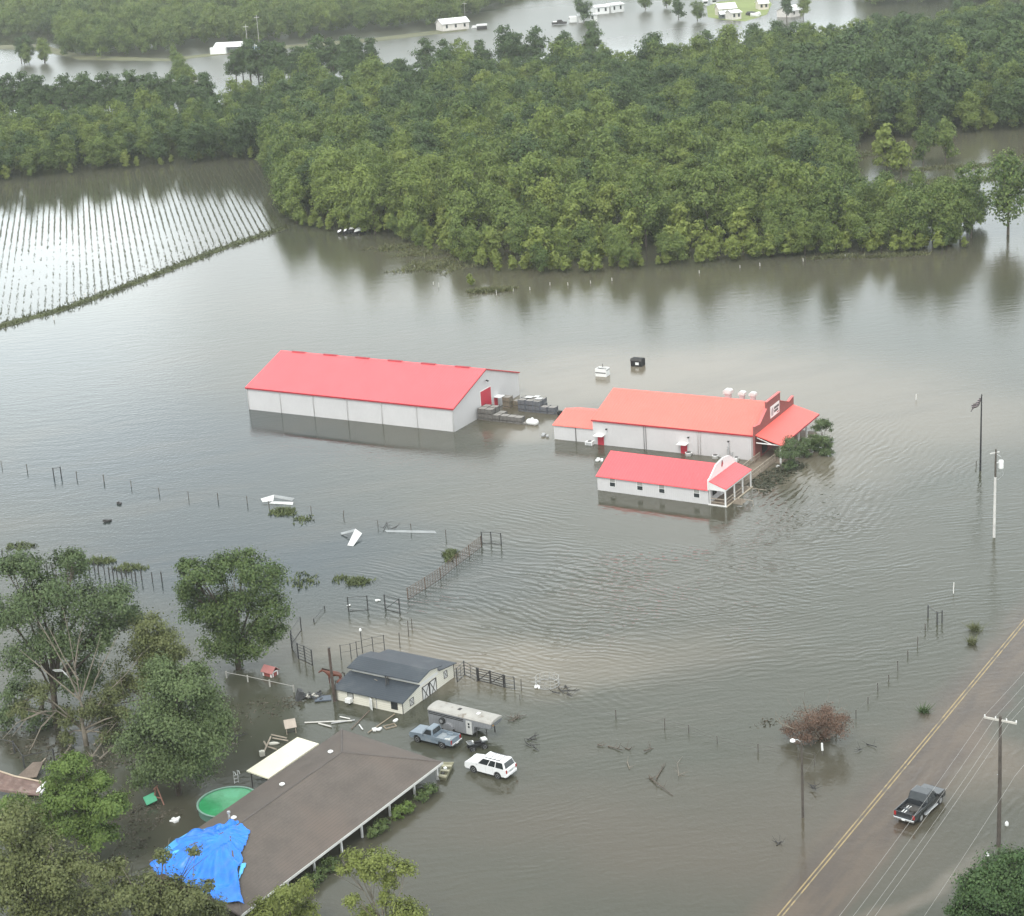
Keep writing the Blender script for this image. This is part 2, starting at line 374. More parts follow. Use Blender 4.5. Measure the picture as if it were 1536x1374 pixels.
# crop rows: from the foot of the wood to the berm, thinning towards the near side
crop_m = leaf_mat('crop_stubble', (.060, .070, .034), (.105, .115, .050), (.14, .14, .07), .05, .1)
hd = math.atan2(*[(ray(97, -189))[i] for i in (0, 1)]); rd = Vector((math.sin(hd), math.cos(hd), 0)); rn = Vector((rd.y, -rd.x, 0))
def inside(poly, x, y):
    c = False; n = len(poly); j = n - 1
    for i in range(n):
        xi, yi = poly[i][0], poly[i][1]; xj, yj = poly[j][0], poly[j][1]
        if (yi > y) != (yj > y) and x < (xj - xi) * (y - yi) / (yj - yi) + xi: c = not c
        j = i
    return c
fpoly = [(p.x, p.y) for p in fo]
o0 = P(100, 400); rows = []
from mathutils import noise as mnoise
for i in range(-75, 75):
    for j in range(-560, 680):
        p = o0 + rn * (i * 1.42) + rd * (j * .2)
        if not inside(fpoly, p.x, p.y): continue
        px, py = proj(p)
        far = min(1, max(0, (py - 262) / 120))                       # 0 at the wood, 1 near the berm
        dens = 1.4 - .95 * far + .6 * mnoise.noise(Vector((p.x * .045, p.y * .03, 2))) + .55 * mnoise.noise(Vector((i * 5.1, j * .06, 9)))
        if px > 385: dens += .1
        if random.random() < dens * .95: rows.append((p.x, p.y, 0))
# headland rows along the berm
for k in range(len(bl) - 1):
    d = (bl[k+1] - bl[k]); nn = Vector((-d.y, d.x, 0)).normalized()
    if nn.y < 0: nn = -nn
    for off in (4.0, 5.6, 7.4):
        for s in (0, .25, .5, .75):
            if random.random() < .33: p = bl[k] + d * s + nn * off; rows.append((p.x, p.y, 0))
blades('crop_rows', rows, .10, .28, .065, crop_m, per=2, lean=.5)

# ---- road, just awash
rdv = (ROAD_B - ROAD_A).normalized(); rang = math.atan2(rdv.y, rdv.x)
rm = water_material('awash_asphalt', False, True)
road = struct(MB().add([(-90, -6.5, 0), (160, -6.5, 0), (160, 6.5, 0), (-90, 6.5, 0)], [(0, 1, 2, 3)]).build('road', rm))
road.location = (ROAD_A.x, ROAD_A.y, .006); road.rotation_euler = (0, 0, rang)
ym = mat('road_yellow', (.30, .22, .10), .5, .25, .8, stain=(.5, (.15, .125, .085), .48, .62))
for y in (-.17, .17):
    q = MB(); n = 125
    for i in range(n):
        x0, x1 = -90 + i*2, -90 + i*2 + 2
        q.add([(x0, y-.065, 0), (x1, y-.065, 0), (x1, y+.065, 0), (x0, y+.065, 0)], [(0, 1, 2, 3)])
    o = struct(q.build('road_centre_line', ym)); o.location = (ROAD_A.x, ROAD_A.y, .010); o.rotation_euler = (0, 0, rang)
# ================================================================ TREES
bark_m = mat('bark', (.11, .09, .07), .9, .35, 1.5)
pale_bark_m = mat('pale_bark', (.22, .19, .15), .9, .3, 2.0)
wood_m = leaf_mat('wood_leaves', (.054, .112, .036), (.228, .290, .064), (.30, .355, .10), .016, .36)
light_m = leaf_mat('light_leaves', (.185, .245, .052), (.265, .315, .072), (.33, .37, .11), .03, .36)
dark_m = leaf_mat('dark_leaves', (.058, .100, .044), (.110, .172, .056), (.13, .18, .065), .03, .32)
def rand_dirs(n, up_bias=.25):
    d = RNG.normal(0, 1, (n, 3)); d[:, 2] += up_bias; return d / np.linalg.norm(d, axis=1)[:, None]
def leaf_cloud(cent, rad, n, leaf, clump=.38, nclump=9, flat=.75, inner=.55):
    """n leaf quads gathered in clumps on and inside round lobes; returns verts, faces"""
    cent = np.asarray(cent, float); rad = np.asarray(rad, float); L = len(cent)
    p = rad ** 2 / (rad ** 2).sum(); li = RNG.choice(L, n, p=p)
    cd = rand_dirs(L * nclump, .3).reshape(L, nclump, 3); cr_ = RNG.uniform(inner, 1.05, (L, nclump))
    ci = RNG.integers(0, nclump, n); base = cd[li, ci] * cr_[li, ci][:, None]
    loc = base + RNG.normal(0, clump, (n, 3)) * .62
    loc[:, 2] *= flat
    pos = cent[li] + loc * rad[li][:, None]
    nor = loc / (np.linalg.norm(loc, axis=1)[:, None] + 1e-6) * .95 + RNG.normal(0, .38, (n, 3)) + np.array([0, 0, .3])
    nor /= np.linalg.norm(nor, axis=1)[:, None]
    a = np.cross(nor, RNG.normal(0, 1, (n, 3))); a /= np.linalg.norm(a, axis=1)[:, None]; b = np.cross(nor, a)
    s = leaf * RNG.uniform(.55, 1.25, n)[:, None]; s2 = s * RNG.uniform(.5, .95, n)[:, None]
    v = np.stack([pos - a*s, pos - b*s2 + nor*s*.15, pos + a*s, pos + b*s2 + nor*s*.15], 1).reshape(-1, 3)
    return v, np.arange(n*4).reshape(n, 4)
def crown_variant(k, H, Rr, lo, nl, n, leaf, m, col_=False):
    cent = []; rad = []
    for i in range(nl):
        u = (i + .5) / nl; z = lo + (H - lo) * (.16 + .74 * u); env = Rr * math.sqrt(max(.08, 1 - (2 * u - .85) ** 2 * .85))
        a = RNG.uniform(0, 6.28); rr = env * RNG.uniform(.15, .62)
        cent.append((rr * math.cos(a), rr * math.sin(a), z)); rad.append(Rr * RNG.uniform(.38, .58) * (.8 if u > .8 else 1))
    cent.append((0, 0, lo + (H - lo) * .5)); rad.append(Rr * .6)
    v, f = leaf_cloud(cent, rad, n, leaf, nclump=11)
    v[:, 2] = np.maximum(v[:, 2], .25)
    return np_mesh('crown', v, f, m, False)
def trunk_mesh(H, r, forks=3):
    mb = MB(); mb.tube([(0, 0, -.6), (.05, .03, H * .3), (.1, -.05, H * .6)], [r, r * .8, r * .5], 7)
    for i in range(forks):
        a = i * 2.3 + .5; mb.tube([(.06, 0, H * .32), (math.cos(a) * H * .1, math.sin(a) * H * .1, H * .5), (math.cos(a) * H * .17, math.sin(a) * H * .17, H * .72)], [r * .55, r * .4, r * .2], 5)
    me = bpy.data.meshes.new('trunk'); me.from_pydata(mb.v, [], mb.f); me.materials.append(bark_m); return me
VAR = []   # (crown mesh, trunk mesh, height)
for k, (H, Rr, lo, nl, n, leaf) in enumerate([(14, 5.0, .6, 10, 4200, .29), (12.5, 4.8, .3, 9, 3900, .29), (15.5, 5.2, .9, 11, 4500, .30), (13, 5.6, .5, 10, 4500, .30), (11, 4.0, .6, 7, 3200, .28), (16, 4.6, 1.2, 11, 4200, .29)]):
    VAR.append((crown_variant(k, H, Rr, lo, nl, n, leaf, wood_m), trunk_mesh(H, .22), H))
LIGHT = [(crown_variant(9, H, Rr, .3, nl, n, .34, light_m), trunk_mesh(H, .13), H) for H, Rr, nl, n in ((7.5, 2.8, 7, 1300), (6.2, 2.5, 6, 1100), (9, 3.3, 8, 1500))]
ROW = [(crown_variant(19, H, Rr, 2.4, nl, n, .34, dark_m), trunk_mesh(H, .3, 4), H) for H, Rr, nl, n in ((15, 4.8, 9, 3200), (12.5, 4.4, 8, 2800), (16, 5.4, 10, 3600))]
TALL = [(crown_variant(29, H, Rr, 1.5, nl, n, .5, dark_m), trunk_mesh(H, .3, 4), H) for H, Rr, nl, n in ((19, 5.6, 10, 2200), (17, 6.0, 10, 2200))]
EDGE = [(crown_variant(39, H, Rr, lo, nl, n, .30, wood_m), trunk_mesh(H, .28, 4), H) for H, Rr, lo, nl, n in ((15.5, 6.4, 2.6, 11, 4300), (13.5, 5.8, 2.2, 10, 3800))]
def make_tree(name, label, group, var, p, sc, rz, cat='tree'):
    o = thing(name, label, cat, (p.x, p.y, 0), rz, group); o.scale = (sc * random.uniform(.92, 1.08), sc * random.uniform(.92, 1.08), sc * random.uniform(.94, 1.06))
    for nm, me in (('trunk', var[1]), ('crown', var[0])):
        c = bpy.data.objects.new(nm, me); col.objects.link(c); c.parent = o
    return o
# ---- where trees stand: outlines of the woods, given as places on the ground
def gpoly(pts): return [tuple(P(*p)[:2]) for p in pts]
MAIN = gpoly([(432, 334), (404, 262), (396, 240), (200, 252), (0, 272), (-130, 285), (-130, 212), (0, 202), (170, 197), (330, 190), (372, 172), (420, 158), (560, 150), (700, 148), (800, 132), (1000, 122), (1080, 104), (1250, 88), (1400, 66), (1536, 44), (1660, 30),
              (1660, 190), (1536, 194), (1440, 202), (1300, 214), (1262, 236), (1250, 285), (1290, 318), (1380, 326), (1500, 336), (1500, 352), (1440, 370), (1345, 376), (1230, 380), (1100, 388), (1000, 396), (850, 408), (760, 404), (690, 392), (650, 372), (600, 356), (520, 348)])
FAR = gpoly([(88, 88), (170, 88), (250, 80), (300, 71), (390, 66), (500, 54), (560, 48), (660, 40), (715, 26), (750, 10), (775, -4), (830, -22), (1300, -30), (1700, -34), (1900, -84), (-120, -62), (-60, 50), (0, 58), (84, 52)])
FAR2 = gpoly([(1290, 12), (1420, 6), (1700, -8), (1700, -34), (1290, -34)])
LITE = gpoly([(640, 366), (700, 392), (760, 408), (1000, 398), (1120, 388), (1120, 360), (900, 362), (760, 352), (660, 346)])
TALLZ = gpoly([(1150, 196), (1290, 212), (1440, 194), (1660, 180), (1660, 110), (1290, 120), (1180, 150)])
pts = []
def scatter(poly, step, jit=.42, ymax=1e9):
    xs = [p[0] for p in poly]; ys = [p[1] for p in poly]
    out = []; y = min(ys); r_ = 0
    while y < min(max(ys), ymax):
        x = min(xs) + (step / 2 if r_ % 2 else 0)
        while x < max(xs):
            q = Vector((x + random.uniform(-jit, jit) * step, y + random.uniform(-jit, jit) * step, 0))
            if inside(poly, q.x, q.y):
                px, py = proj(q)
                if -110 < px < 1640: out.append(q)
            x += step
        y += step * .9; r_ += 1
    return out
for q in scatter(MAIN, 6.7):
    px, py = proj(q)
    if inside(LITE, q.x, q.y): kind = 'light' if random.random() < .62 else 'wood'
    elif inside(TALLZ, q.x, q.y): kind = 'tall' if random.random() < .62 else 'wood'
    else:
        u_ = random.random(); dk_ = (.52 if py < 250 else .22 if py < 320 else .05) if px > 380 else .38
        kind = 'dark' if u_ < dk_ else ('pale' if u_ > (.86 if py > 300 and px > 600 else .97) else 'wood')
        if px < 400 and py > 240: edge_ = 1
    edge = .82 if px < 400 else 1.0
    if kind == 'wood' and py > 372 and px > 630 and px < 1240: edge = .72
    if px > 1255 and py > 290: edge = .80
    pts.append((q, kind, edge))
far_pts = [(q, 'wood', random.uniform(.9, 1.2)) for q in scatter(FAR, 9.5, ymax=2700)]
far_pts += [(q, 'wood', random.uniform(.9, 1.2)) for q in scatter(FAR2, 9.5, ymax=2700)]
pts.sort(key=lambda a: a[0].y)
def lane(a, b, n, jx=3.0):
    return [a.lerp(b, (i + random.uniform(.25, .75)) / n) + Vector((random.uniform(-jx, jx), random.uniform(-jx, jx), 0)) for i in range(n)]
row_pts = [(q, 'river') for q in lane(P(-40, 184), P(328, 174), 38)] + [(q, 'river2') for q in lane(P(358, 128), P(562, 118), 28)] \
        + [(q, 'river3') for q in lane(P(640, 122), P(900, 96), 16, 5)] + [(q, 'levee') for q in lane(P(262, 96), P(290, 150), 9, 2)] + [(q, 'islet') for q in lane(P(24, 96), P(66, 96), 6, 3)]
N_IND = 190
near, rest = pts[:N_IND], pts[N_IND:]
DARKV = [(crown_variant(49, H, Rr, 1.2, nl, n, .3, dark_m), trunk_mesh(H, .26), H) for H, Rr, nl, n in ((15, 5.4, 10, 4200), (12.5, 4.6, 8, 3600))]
PALEV = [(crown_variant(59, H, Rr, 1.0, nl, n, .28, light_m), trunk_mesh(H, .22), H) for H, Rr, nl, n in ((13.5, 4.2, 9, 3600), (11.5, 5.0, 8, 3800))]
kindset = {'dark': DARKV, 'pale': PALEV, 'wood': VAR, 'light': LIGHT, 'tall': TALL}
LAB = {'dark': ('dark_tree', 'dark green tree among the lighter crowns of the dense wood', 'dark trees of the dense wood'), 'pale': ('pale_tree', 'pale yellow green crown standing out in the dense wood', 'pale trees of the dense wood'),
       'wood': ('broadleaf_tree', 'mid green broadleaf tree in the dense wood behind the red roofed buildings', 'trees of the dense wood'),
       'light': ('young_tree', 'small yellow green tree on the near edge of the wood', 'young trees at the near edge of the wood'),
       'tall': ('tall_tree', 'tall dark tree behind the flooded clearing at the right', 'tall dark trees behind the clearing')}
crowns = {}
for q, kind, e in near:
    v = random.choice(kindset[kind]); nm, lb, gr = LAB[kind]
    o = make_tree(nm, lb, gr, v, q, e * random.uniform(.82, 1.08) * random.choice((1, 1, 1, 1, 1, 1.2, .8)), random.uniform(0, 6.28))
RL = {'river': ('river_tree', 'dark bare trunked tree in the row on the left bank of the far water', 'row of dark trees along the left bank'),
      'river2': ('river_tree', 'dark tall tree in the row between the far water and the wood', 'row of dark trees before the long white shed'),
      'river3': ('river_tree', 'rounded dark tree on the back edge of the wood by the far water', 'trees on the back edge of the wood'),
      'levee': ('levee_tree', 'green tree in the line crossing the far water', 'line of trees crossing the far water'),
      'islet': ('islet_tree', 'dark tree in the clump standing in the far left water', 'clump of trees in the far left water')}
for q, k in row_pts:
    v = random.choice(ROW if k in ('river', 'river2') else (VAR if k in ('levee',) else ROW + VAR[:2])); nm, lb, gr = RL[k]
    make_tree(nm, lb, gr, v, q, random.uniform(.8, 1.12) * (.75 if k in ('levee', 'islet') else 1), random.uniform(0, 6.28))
# trees with a place of their own
for (px, py, var, sc, nm, lb) in [
    (1512, 352, EDGE[0], 1.12, 'shade_tree', 'large spreading tree with a clear trunk standing in water at the right edge'),
    (1420, 368, EDGE[0], .82, 'shade_tree', 'broad tree with bare lower stems second from the right edge of the wood'),
    (1372, 372, EDGE[1], .92, 'shade_tree', 'leaning tree with grey stems left of the broad spreading tree'),
    (1250, 222, LIGHT[2], 1.2, 'clearing_tree', 'pale pointed tree alone at the left end of the flooded clearing'),
    (1330, 258, LIGHT[0], 1.5, 'clearing_tree', 'yellow green tree with a visible trunk, leftmost of the clump in the clearing'),
    (1352, 262, LIGHT[1], 1.35, 'clearing_tree', 'short pale bushy tree in front of the clump in the clearing'),
    (1385, 248, VAR[4], 1.05, 'clearing_tree', 'darker round tree in the middle of the clump in the clearing'),
    (1418, 244, VAR[4], .98, 'clearing_tree', 'round tree at the right end of the clump in the clearing'),
    (706, 430, LIGHT[1], .42, 'sapling', 'small dark sapling standing in water before the wood'),
    (876, 34, TALL[1], .8, 'river_tree', 'dark tree beside the white trailers in the far water'),
    (1018, 30, TALL[1], .62, 'lawn_tree', 'dark round tree left of the far lawn'),
    (1046, 32, VAR[3], .75, 'lawn_tree', 'low round tree at the left corner of the far lawn'),
    (1180, 30, TALL[0], .72, 'lawn_tree', 'tall tree beside the far white roofed house'),
    (1205, 28, VAR[2], .8, 'lawn_tree', 'bushy tree behind the far white roofed house'),
    (968, 16, VAR[3], .8, 'river_tree', 'green tree right of the two white trailers'),
    (1000, 12, VAR[1], .8, 'river_tree', 'smaller green tree between the trailers and the lawn')]:
    make_tree(nm, lb, None, var, P(px, py), sc, random.uniform(0, 6.28))
# the rest of the woods: one object of instanced crowns
vcol = bpy.data.collections.new('crown_sources')
src = []
for me in [v[0] for v in VAR] + [v[0] for v in LIGHT] + [v[0] for v in TALL] + [v[0] for v in DARKV] + [v[0] for v in PALEV]:
    o = next(ob for ob in bpy.data.objects if ob.type == 'MESH' and ob.data == me) if any(ob.type == 'MESH' and ob.data == me for ob in bpy.data.objects) else None
    if o: src.append((me.name, o))
def gn_woods(name, arr, sources):
    n = len(arr); me = bpy.data.meshes.new(name); me.from_pydata([a[0] for a in arr], [], [])
    for nm, ty, vals in (('idx', 'INT', [a[1] for a in arr]), ('rot', 'FLOAT', [a[2] for a in arr]), ('siz', 'FLOAT', [a[3] for a in arr])):
        at = me.attributes.new(nm, ty, 'POINT'); at.data.foreach_set('value', vals)
    o = bpy.data.objects.new(name, me); col.objects.link(o)
    ng = bpy.data.node_groups.new(name, 'GeometryNodeTree')
    ng.interface.new_socket('Geometry', in_out='INPUT', socket_type='NodeSocketGeometry'); ng.interface.new_socket('Geometry', in_out='OUTPUT', socket_type='NodeSocketGeometry')
    gi = ng.nodes.new('NodeGroupInput'); go = ng.nodes.new('NodeGroupOutput'); jn = ng.nodes.new('GeometryNodeJoinGeometry')
    def attr(nm, ty):
        a = ng.nodes.new('GeometryNodeInputNamedAttribute'); a.data_type = ty; a.inputs[0].default_value = nm; return a.outputs[0]
    rot = ng.nodes.new('ShaderNodeCombineXYZ'); ng.links.new(attr('rot', 'FLOAT'), rot.inputs[2])
    for i, s_ in enumerate(sources):
        oi = ng.nodes.new('GeometryNodeObjectInfo'); oi.inputs[0].default_value = s_; oi.inputs[1].default_value = True
        ip = ng.nodes.new('GeometryNodeInstanceOnPoints'); cmp_ = ng.nodes.new('FunctionNodeCompare'); cmp_.data_type = 'INT'; cmp_.operation = 'EQUAL'
        ng.links.new(attr('idx', 'INT'), cmp_.inputs[2]); cmp_.inputs[3].default_value = i
        ng.links.new(gi.outputs[0], ip.inputs['Points']); ng.links.new(cmp_.outputs[0], ip.inputs['Selection'])
        ng.links.new(oi.outputs['Geometry'], ip.inputs['Instance']); ng.links.new(rot.outputs[0], ip.inputs['Rotation']); ng.links.new(attr('siz', 'FLOAT'), ip.inputs['Scale'])
        ng.links.new(ip.outputs[0], jn.inputs[0])
    ng.links.new(jn.outputs[0], go.inputs[0])
    md = o.modifiers.new('woods', 'NODES'); md.node_group = ng
    return struct(o, 'stuff')
srcs = [s_[1] for s_ in src]
arr = []
for q, kind, e in rest + far_pts:
    pool = kindset[kind]; me = random.choice(pool)[0]
    ids = [i for i, s_ in enumerate(srcs) if s_.data == me]
    i = ids[0] if ids else random.randrange(3)
    arr.append(((q.x, q.y, 0), i, random.uniform(0, 6.28), e * random.uniform(.80, 1.08) * random.choice((1, 1, 1, 1, 1, 1, 1.22, .82))))
under = [i for i, s_ in enumerate(srcs) if s_.data in [v[0] for v in LIGHT] + [VAR[4][0]]] or [0]
for q in scatter(MAIN, 5.2):                                          # bushes and saplings filling the gaps under the crowns
    px, py = proj(q)
    if random.random() < .4: arr.append(((q.x, q.y, 0), random.choice(under), random.uniform(0, 6.28), random.uniform(.4, .75)))
edge_l = [(432, 334), (520, 349), (600, 358), (650, 374), (690, 394), (760, 407), (850, 411), (1000, 399), (1100, 391), (1230, 383), (1345, 379), (1440, 372)]
for a, b in zip(edge_l, edge_l[1:]):
    for q in lane(P(*a), P(*b), max(2, int(math.hypot(b[0] - a[0], b[1] - a[1]) / 9)), 2.0):
        arr.append(((q.x, q.y + 1.5, 0), random.choice(under), random.uniform(0, 6.28), random.uniform(.3, .75)))
gn_woods('woodland', arr, srcs)
print('trees', len(near), len(row_pts), 'rest', len(arr))
# ================================================================ BUILDINGS
white_wall = mat('white_steel_wall', (.57, .555, .55), .55, .04, .25, ribs=(0, .3, .03))
white_wall_y = mat('white_steel_gable', (.57, .555, .55), .55, .04, .25, ribs=(1, .3, .03))
red_roof = mat('red_steel_roof', (.80, .108, .118), .42, .05, .2, spec=.5, ribs=(0, .45, .05))
coral_roof = mat('coral_steel_roof', (.82, .170, .130), .42, .05, .2, spec=.5, ribs=(0, .45, .05))
coral_seam = mat('coral_seam_roof', (.82, .125, .10), .42, .05, .3, spec=.5, ribs=(1, .42, .07))
red_seam = mat('red_seam_roof', (.80, .108, .118), .42, .05, .3, spec=.5, ribs=(1, .42, .05))
red_trim = mat('dark_red_trim', (.36, .035, .045), .5)
red_door = mat('red_door_paint', (.50, .035, .06), .5, .08, .8, lines=(2, .28, .10, (.36, .025, .045)))
white_trim = mat('white_trim', (.74, .73, .71), .5, .05)
grey_trim = mat('grey_trim', (.38, .38, .38), .6, .1)
silver = mat('galvanised_steel', (.50, .51, .51), .45, .15, 2.0, metal=.35)
black_m = mat('black_rubber', (.02, .02, .021), .8, .2)
dark_m2 = mat('dark_iron', (.045, .042, .04), .7, .3, 2)
glass_m = mat('dark_glass', (.025, .03, .033), .08, .1, .5, spec=.7)
brick = mat('red_brick', (.25, .085, .075), .8, .18, 3.0, lines=(2, .21, .12, (.20, .09, .085)))
timber = mat('grey_timber', (.33, .28, .22), .85, .2, 2.0)
deck_m = mat('deck_boards', (.20, .165, .125), .85, .2, 1.5)
steel_white = mat('white_enamel', (.80, .80, .78), .4, .04)
def door_pic(parent, x, z0, z1, wd, face, axis, material, name='door'):
    mb = MB()
    if axis == 'y': mb.bx(x - wd/2, x + wd/2, face - .06, face + .02, z0, z1)
    else: mb.bx(face - .02, face + .06, x - wd/2, x + wd/2, z0, z1)
    return mb.build(name, material, parent, bevel=.008)
def pipe(parent, name, pts, r, m, n=6): return MB().tube(pts, r, n).build(name, m, parent, smooth=True)

def gable_walls(L, W, eh, rh, z0=-.9):
    """walls of a gabled shed, long side on x, gable on y, as two meshes' worth of faces"""
    mb = MB()
    prof = [(0, z0), (W, z0), (W, eh), (W/2, rh), (0, eh)]
    return mb.prism(prof, 'x', -L, 0)
def roof_pair(L, W, eh, rh, ov=.18, oe=.25, t=.12, lift=.03):
    k = (rh - eh) / (W / 2); a = MB(); b = MB()
    a.slab([(-L-oe, -ov, eh - k*ov + lift), (oe, -ov, eh - k*ov + lift), (oe, W/2, rh + lift), (-L-oe, W/2, rh + lift)], t)
    b.slab([(-L-oe, W/2, rh + lift), (oe, W/2, rh + lift), (oe, W+ov, eh - k*ov + lift), (-L-oe, W+ov, eh - k*ov + lift)], t)
    return a, b

# ---- long red roofed warehouse
A = P(682, 648); L, W, EH, RH = 37.55, 19.9, 3.68, 6.93
b0 = thing('warehouse', 'longest white metal building with a red roof, at the left with a red gable door', 'building', A, R(-30.14))
gable_walls(L, W, EH, RH).build('wall', white_wall, b0)
for mb in roof_pair(L, W, EH, RH, oe=.16): mb.build('roof', red_roof, b0)
k = (RH - EH) / (W / 2)
MB().bx(-L-.16, .17, -.24, -.185, EH-.28, EH-.06).build('eave_trim', red_trim, b0)
for y0, z0, y1, z1 in ((-.18, EH - .09, W/2, RH - .03), (W/2, RH - .03, W + .18, EH - .09)):
    MB().add([(.17, y0, z0-.13), (.17, y1, z1-.13), (.17, y1, z1), (.17, y0, z0), (.20, y0, z0-.13), (.20, y1, z1-.13), (.20, y1, z1), (.20, y0, z0)],
             [(0,1,2,3),(4,7,6,5),(0,4,5,1),(3,2,6,7),(0,3,7,4),(1,5,6,2)]).build('rake_trim', red_trim, b0)
for i in range(6):
    x = -35.4 + i * 6.05
    MB().prism([(W/2-.3, RH-.04), (W/2-.3, RH+.03), (W/2, RH+.13), (W/2+.3, RH+.03), (W/2+.3, RH-.04)], 'x', x, x+2.5).build('ridge_vent', red_trim, b0)
for i in range(7):
    x = -L + .1 + i * (L - .2) / 6
    pipe(b0, 'downspout', [(x, -.07, -.5), (x, -.07, EH-.2), (x, -.16, EH-.1)], .055, white_trim)
fr = MB(); fr.bx(.0, .05, 7.85, 8.0, -.6, 3.95); fr.bx(.0, .05, 11.1, 11.25, -.6, 3.95); fr.bx(.0, .05, 8.0, 11.1, 3.83, 3.95); fr.build('door_frame', white_trim, b0)
door_pic(b0, 9.55, -.6, 3.83, 3.1, .01, 'x', red_door, 'roll_up_door')
door_pic(b0, 12.5, -.6, 1.75, .95, .01, 'x', red_door, 'side_door')
MB().bx(.01, 1.15, 11.9, 13.3, 1.86, 1.96).build('canopy', steel_white, b0)
lm = MB(); lm.tube([(.0, 9.6, 5.15), (.35, 9.6, 5.25)], .03); lm.obox((.45, 9.6, 5.2), (.4, .28, .14), 0, .3); lm.build('wall_lamp', dark_m2, b0)

# ---- store with a stepped brick front
A = P(1130.6, 691); L, W, EH, RH = 24.2, 15.0, 3.70, 6.15
s0 = thing('store', 'white store with a coral red roof, stepped brick front, sign and porch', 'building', A, R(-29.4))
gable_walls(L, W, EH, RH).build('wall', white_wall, s0)
for mb in roof_pair(L, W, EH, RH, oe=.12): 
    mb.build('roof', coral_roof, s0)
MB().bx(-L-.12, .02, -.24, -.185, EH-.26, EH-.05).build('eave_trim', red_trim, s0)
par = [(-.28, -.9), (14.6+.28, -.9), (14.88, 4.85), (12.95, 4.62), (9.55, 5.9), (9.55, 7.05), (4.35, 7.05), (4.35, 6.25), (1.5, 4.72), (-.28, 4.86)]
MB().prism([(0-.28, -.9), (14.88, -.9), (14.88, 4.9), (14.2, 4.86), (12.9, 4.62), (9.55, 5.75), (9.55, 7.02), (4.35, 7.02), (4.35, 6.1), (1.6, 4.70), (.35, 4.86), (-.28, 4.9)], 'x', .06, .34).build('brick_front', brick, s0)
cap = MB()
for (y0, z0), (y1, z1) in zip([(14.88, 4.9), (14.2, 4.86), (12.9, 4.62), (9.55, 5.75)], [(14.2, 4.86), (12.9, 4.62), (9.57, 5.75), (9.57, 5.75)]):
    if (y0, z0) != (y1, z1): cap.slab([(.0, y1, z1+.06), (.40, y1, z1+.06), (.40, y0, z0+.06), (.0, y0, z0+.06)], .055)
cap.slab([(.0, 4.3, 7.08), (.40, 4.3, 7.08), (.40, 9.6, 7.08), (.0, 9.6, 7.08)], .055)
for (y0, z0), (y1, z1) in [((-.3, 4.9), (.35, 4.86)), ((.35, 4.86), (1.6, 4.70)), ((1.6, 4.70), (4.33, 6.1))]:
    cap.slab([(.0, y0, z0+.06), (.40, y0, z0+.06), (.40, y1, z1+.06), (.0, y1, z1+.06)], .055)
cap.build('coping', mat('coping_red', (.62, .16, .15), .6), s0)
sg = MB().bx(.345, .42, 5.6, 9.0, 4.35, 5.98).build('sign', steel_white, s0)
# the sign: white board, a dark emblem at the left and two unreadable rows of dark lettering
dk = mat('sign_black', (.03, .03, .03), .6); rdm = mat('sign_red', (.4, .03, .04), .6)
e = MB(); e.prism([(5.85, 4.6), (6.55, 4.6), (6.75, 5.2), (6.45, 5.75), (6.0, 5.6), (5.75, 5.1)], 'x', .422, .43); e.build('emblem', mat('sign_grey', (.42, .40, .40), .6), sg)
def text_part(body, size, loc, rot, m, parent, name='lettering', ext=.004):
    cu = bpy.data.curves.new(name, 'FONT'); cu.body = body; cu.size = size; cu.extrude = ext; cu.align_x = 'CENTER'; cu.align_y = 'CENTER'
    o = bpy.data.objects.new(name, cu); col.objects.link(o)
    dg = bpy.context.evaluated_depsgraph_get(); me = bpy.data.meshes.new_from_object(o.evaluated_get(dg)); bpy.data.objects.remove(o)
    q = bpy.data.objects.new(name, me); col.objects.link(q); me.materials.clear(); me.materials.append(m)
    q.parent = parent; q.location = loc; q.rotation_euler = rot; return q
bars = MB()
for r_, zc in ((0, 5.45), (1, 4.98)):
    y = 6.95
    for wl in ((.26, .2, .3, .18, .26, .3), (.3, .2, .24, .34, .22))[r_]:
        bars.bx(.422, .432, y, y + wl, zc - .17, zc + .17)
        y += wl + .06
bars.build('lettering', dk, sg)
bars = MB(); bars.bx(.422, .432, 8.0, 8.75, 4.52, 4.66); bars.build('lettering', rdm, sg)
# porch
pr = MB(); pr.slab([(.345, -.1, 3.72), (4.15, -.15, 2.62), (4.15, 14.75, 2.62), (.345, 14.7, 3.72)], .12)
pr.build('porch_roof', coral_seam, s0)
MB().bx(4.155, 4.2, -.15, 14.75, 2.42, 2.64).build('porch_trim', red_trim, s0)
f = MB(); f.tube([(.4, .06, 2.55), (4.0, .06, 2.5)], .09, 4); f.tube([(.5, .06, 3.3), (2.6, .06, 2.55)], .07, 4); f.tube([(.5, 14.5, 2.55), (4, 14.5, 2.5)], .09, 4); f.build('porch_frame', white_trim, s0)
for y in (.1, 3.7, 7.1, 10.3, 14.4): MB().bx(3.75, 3.95, y - .11, y + .11, -.9, 2.5).build('porch_post', white_trim, s0)
MB().bx(.35, 3.9, -.05, 14.6, -.5, .02).build('porch_floor', deck_m, s0)
for y, wd in ((3.2, 1.8), (7.4, 2.2), (11.4, 1.8)): MB().bx(.34, .40, y - wd/2, y + wd/2, .3, 2.2).build('shop_window', glass_m, s0)
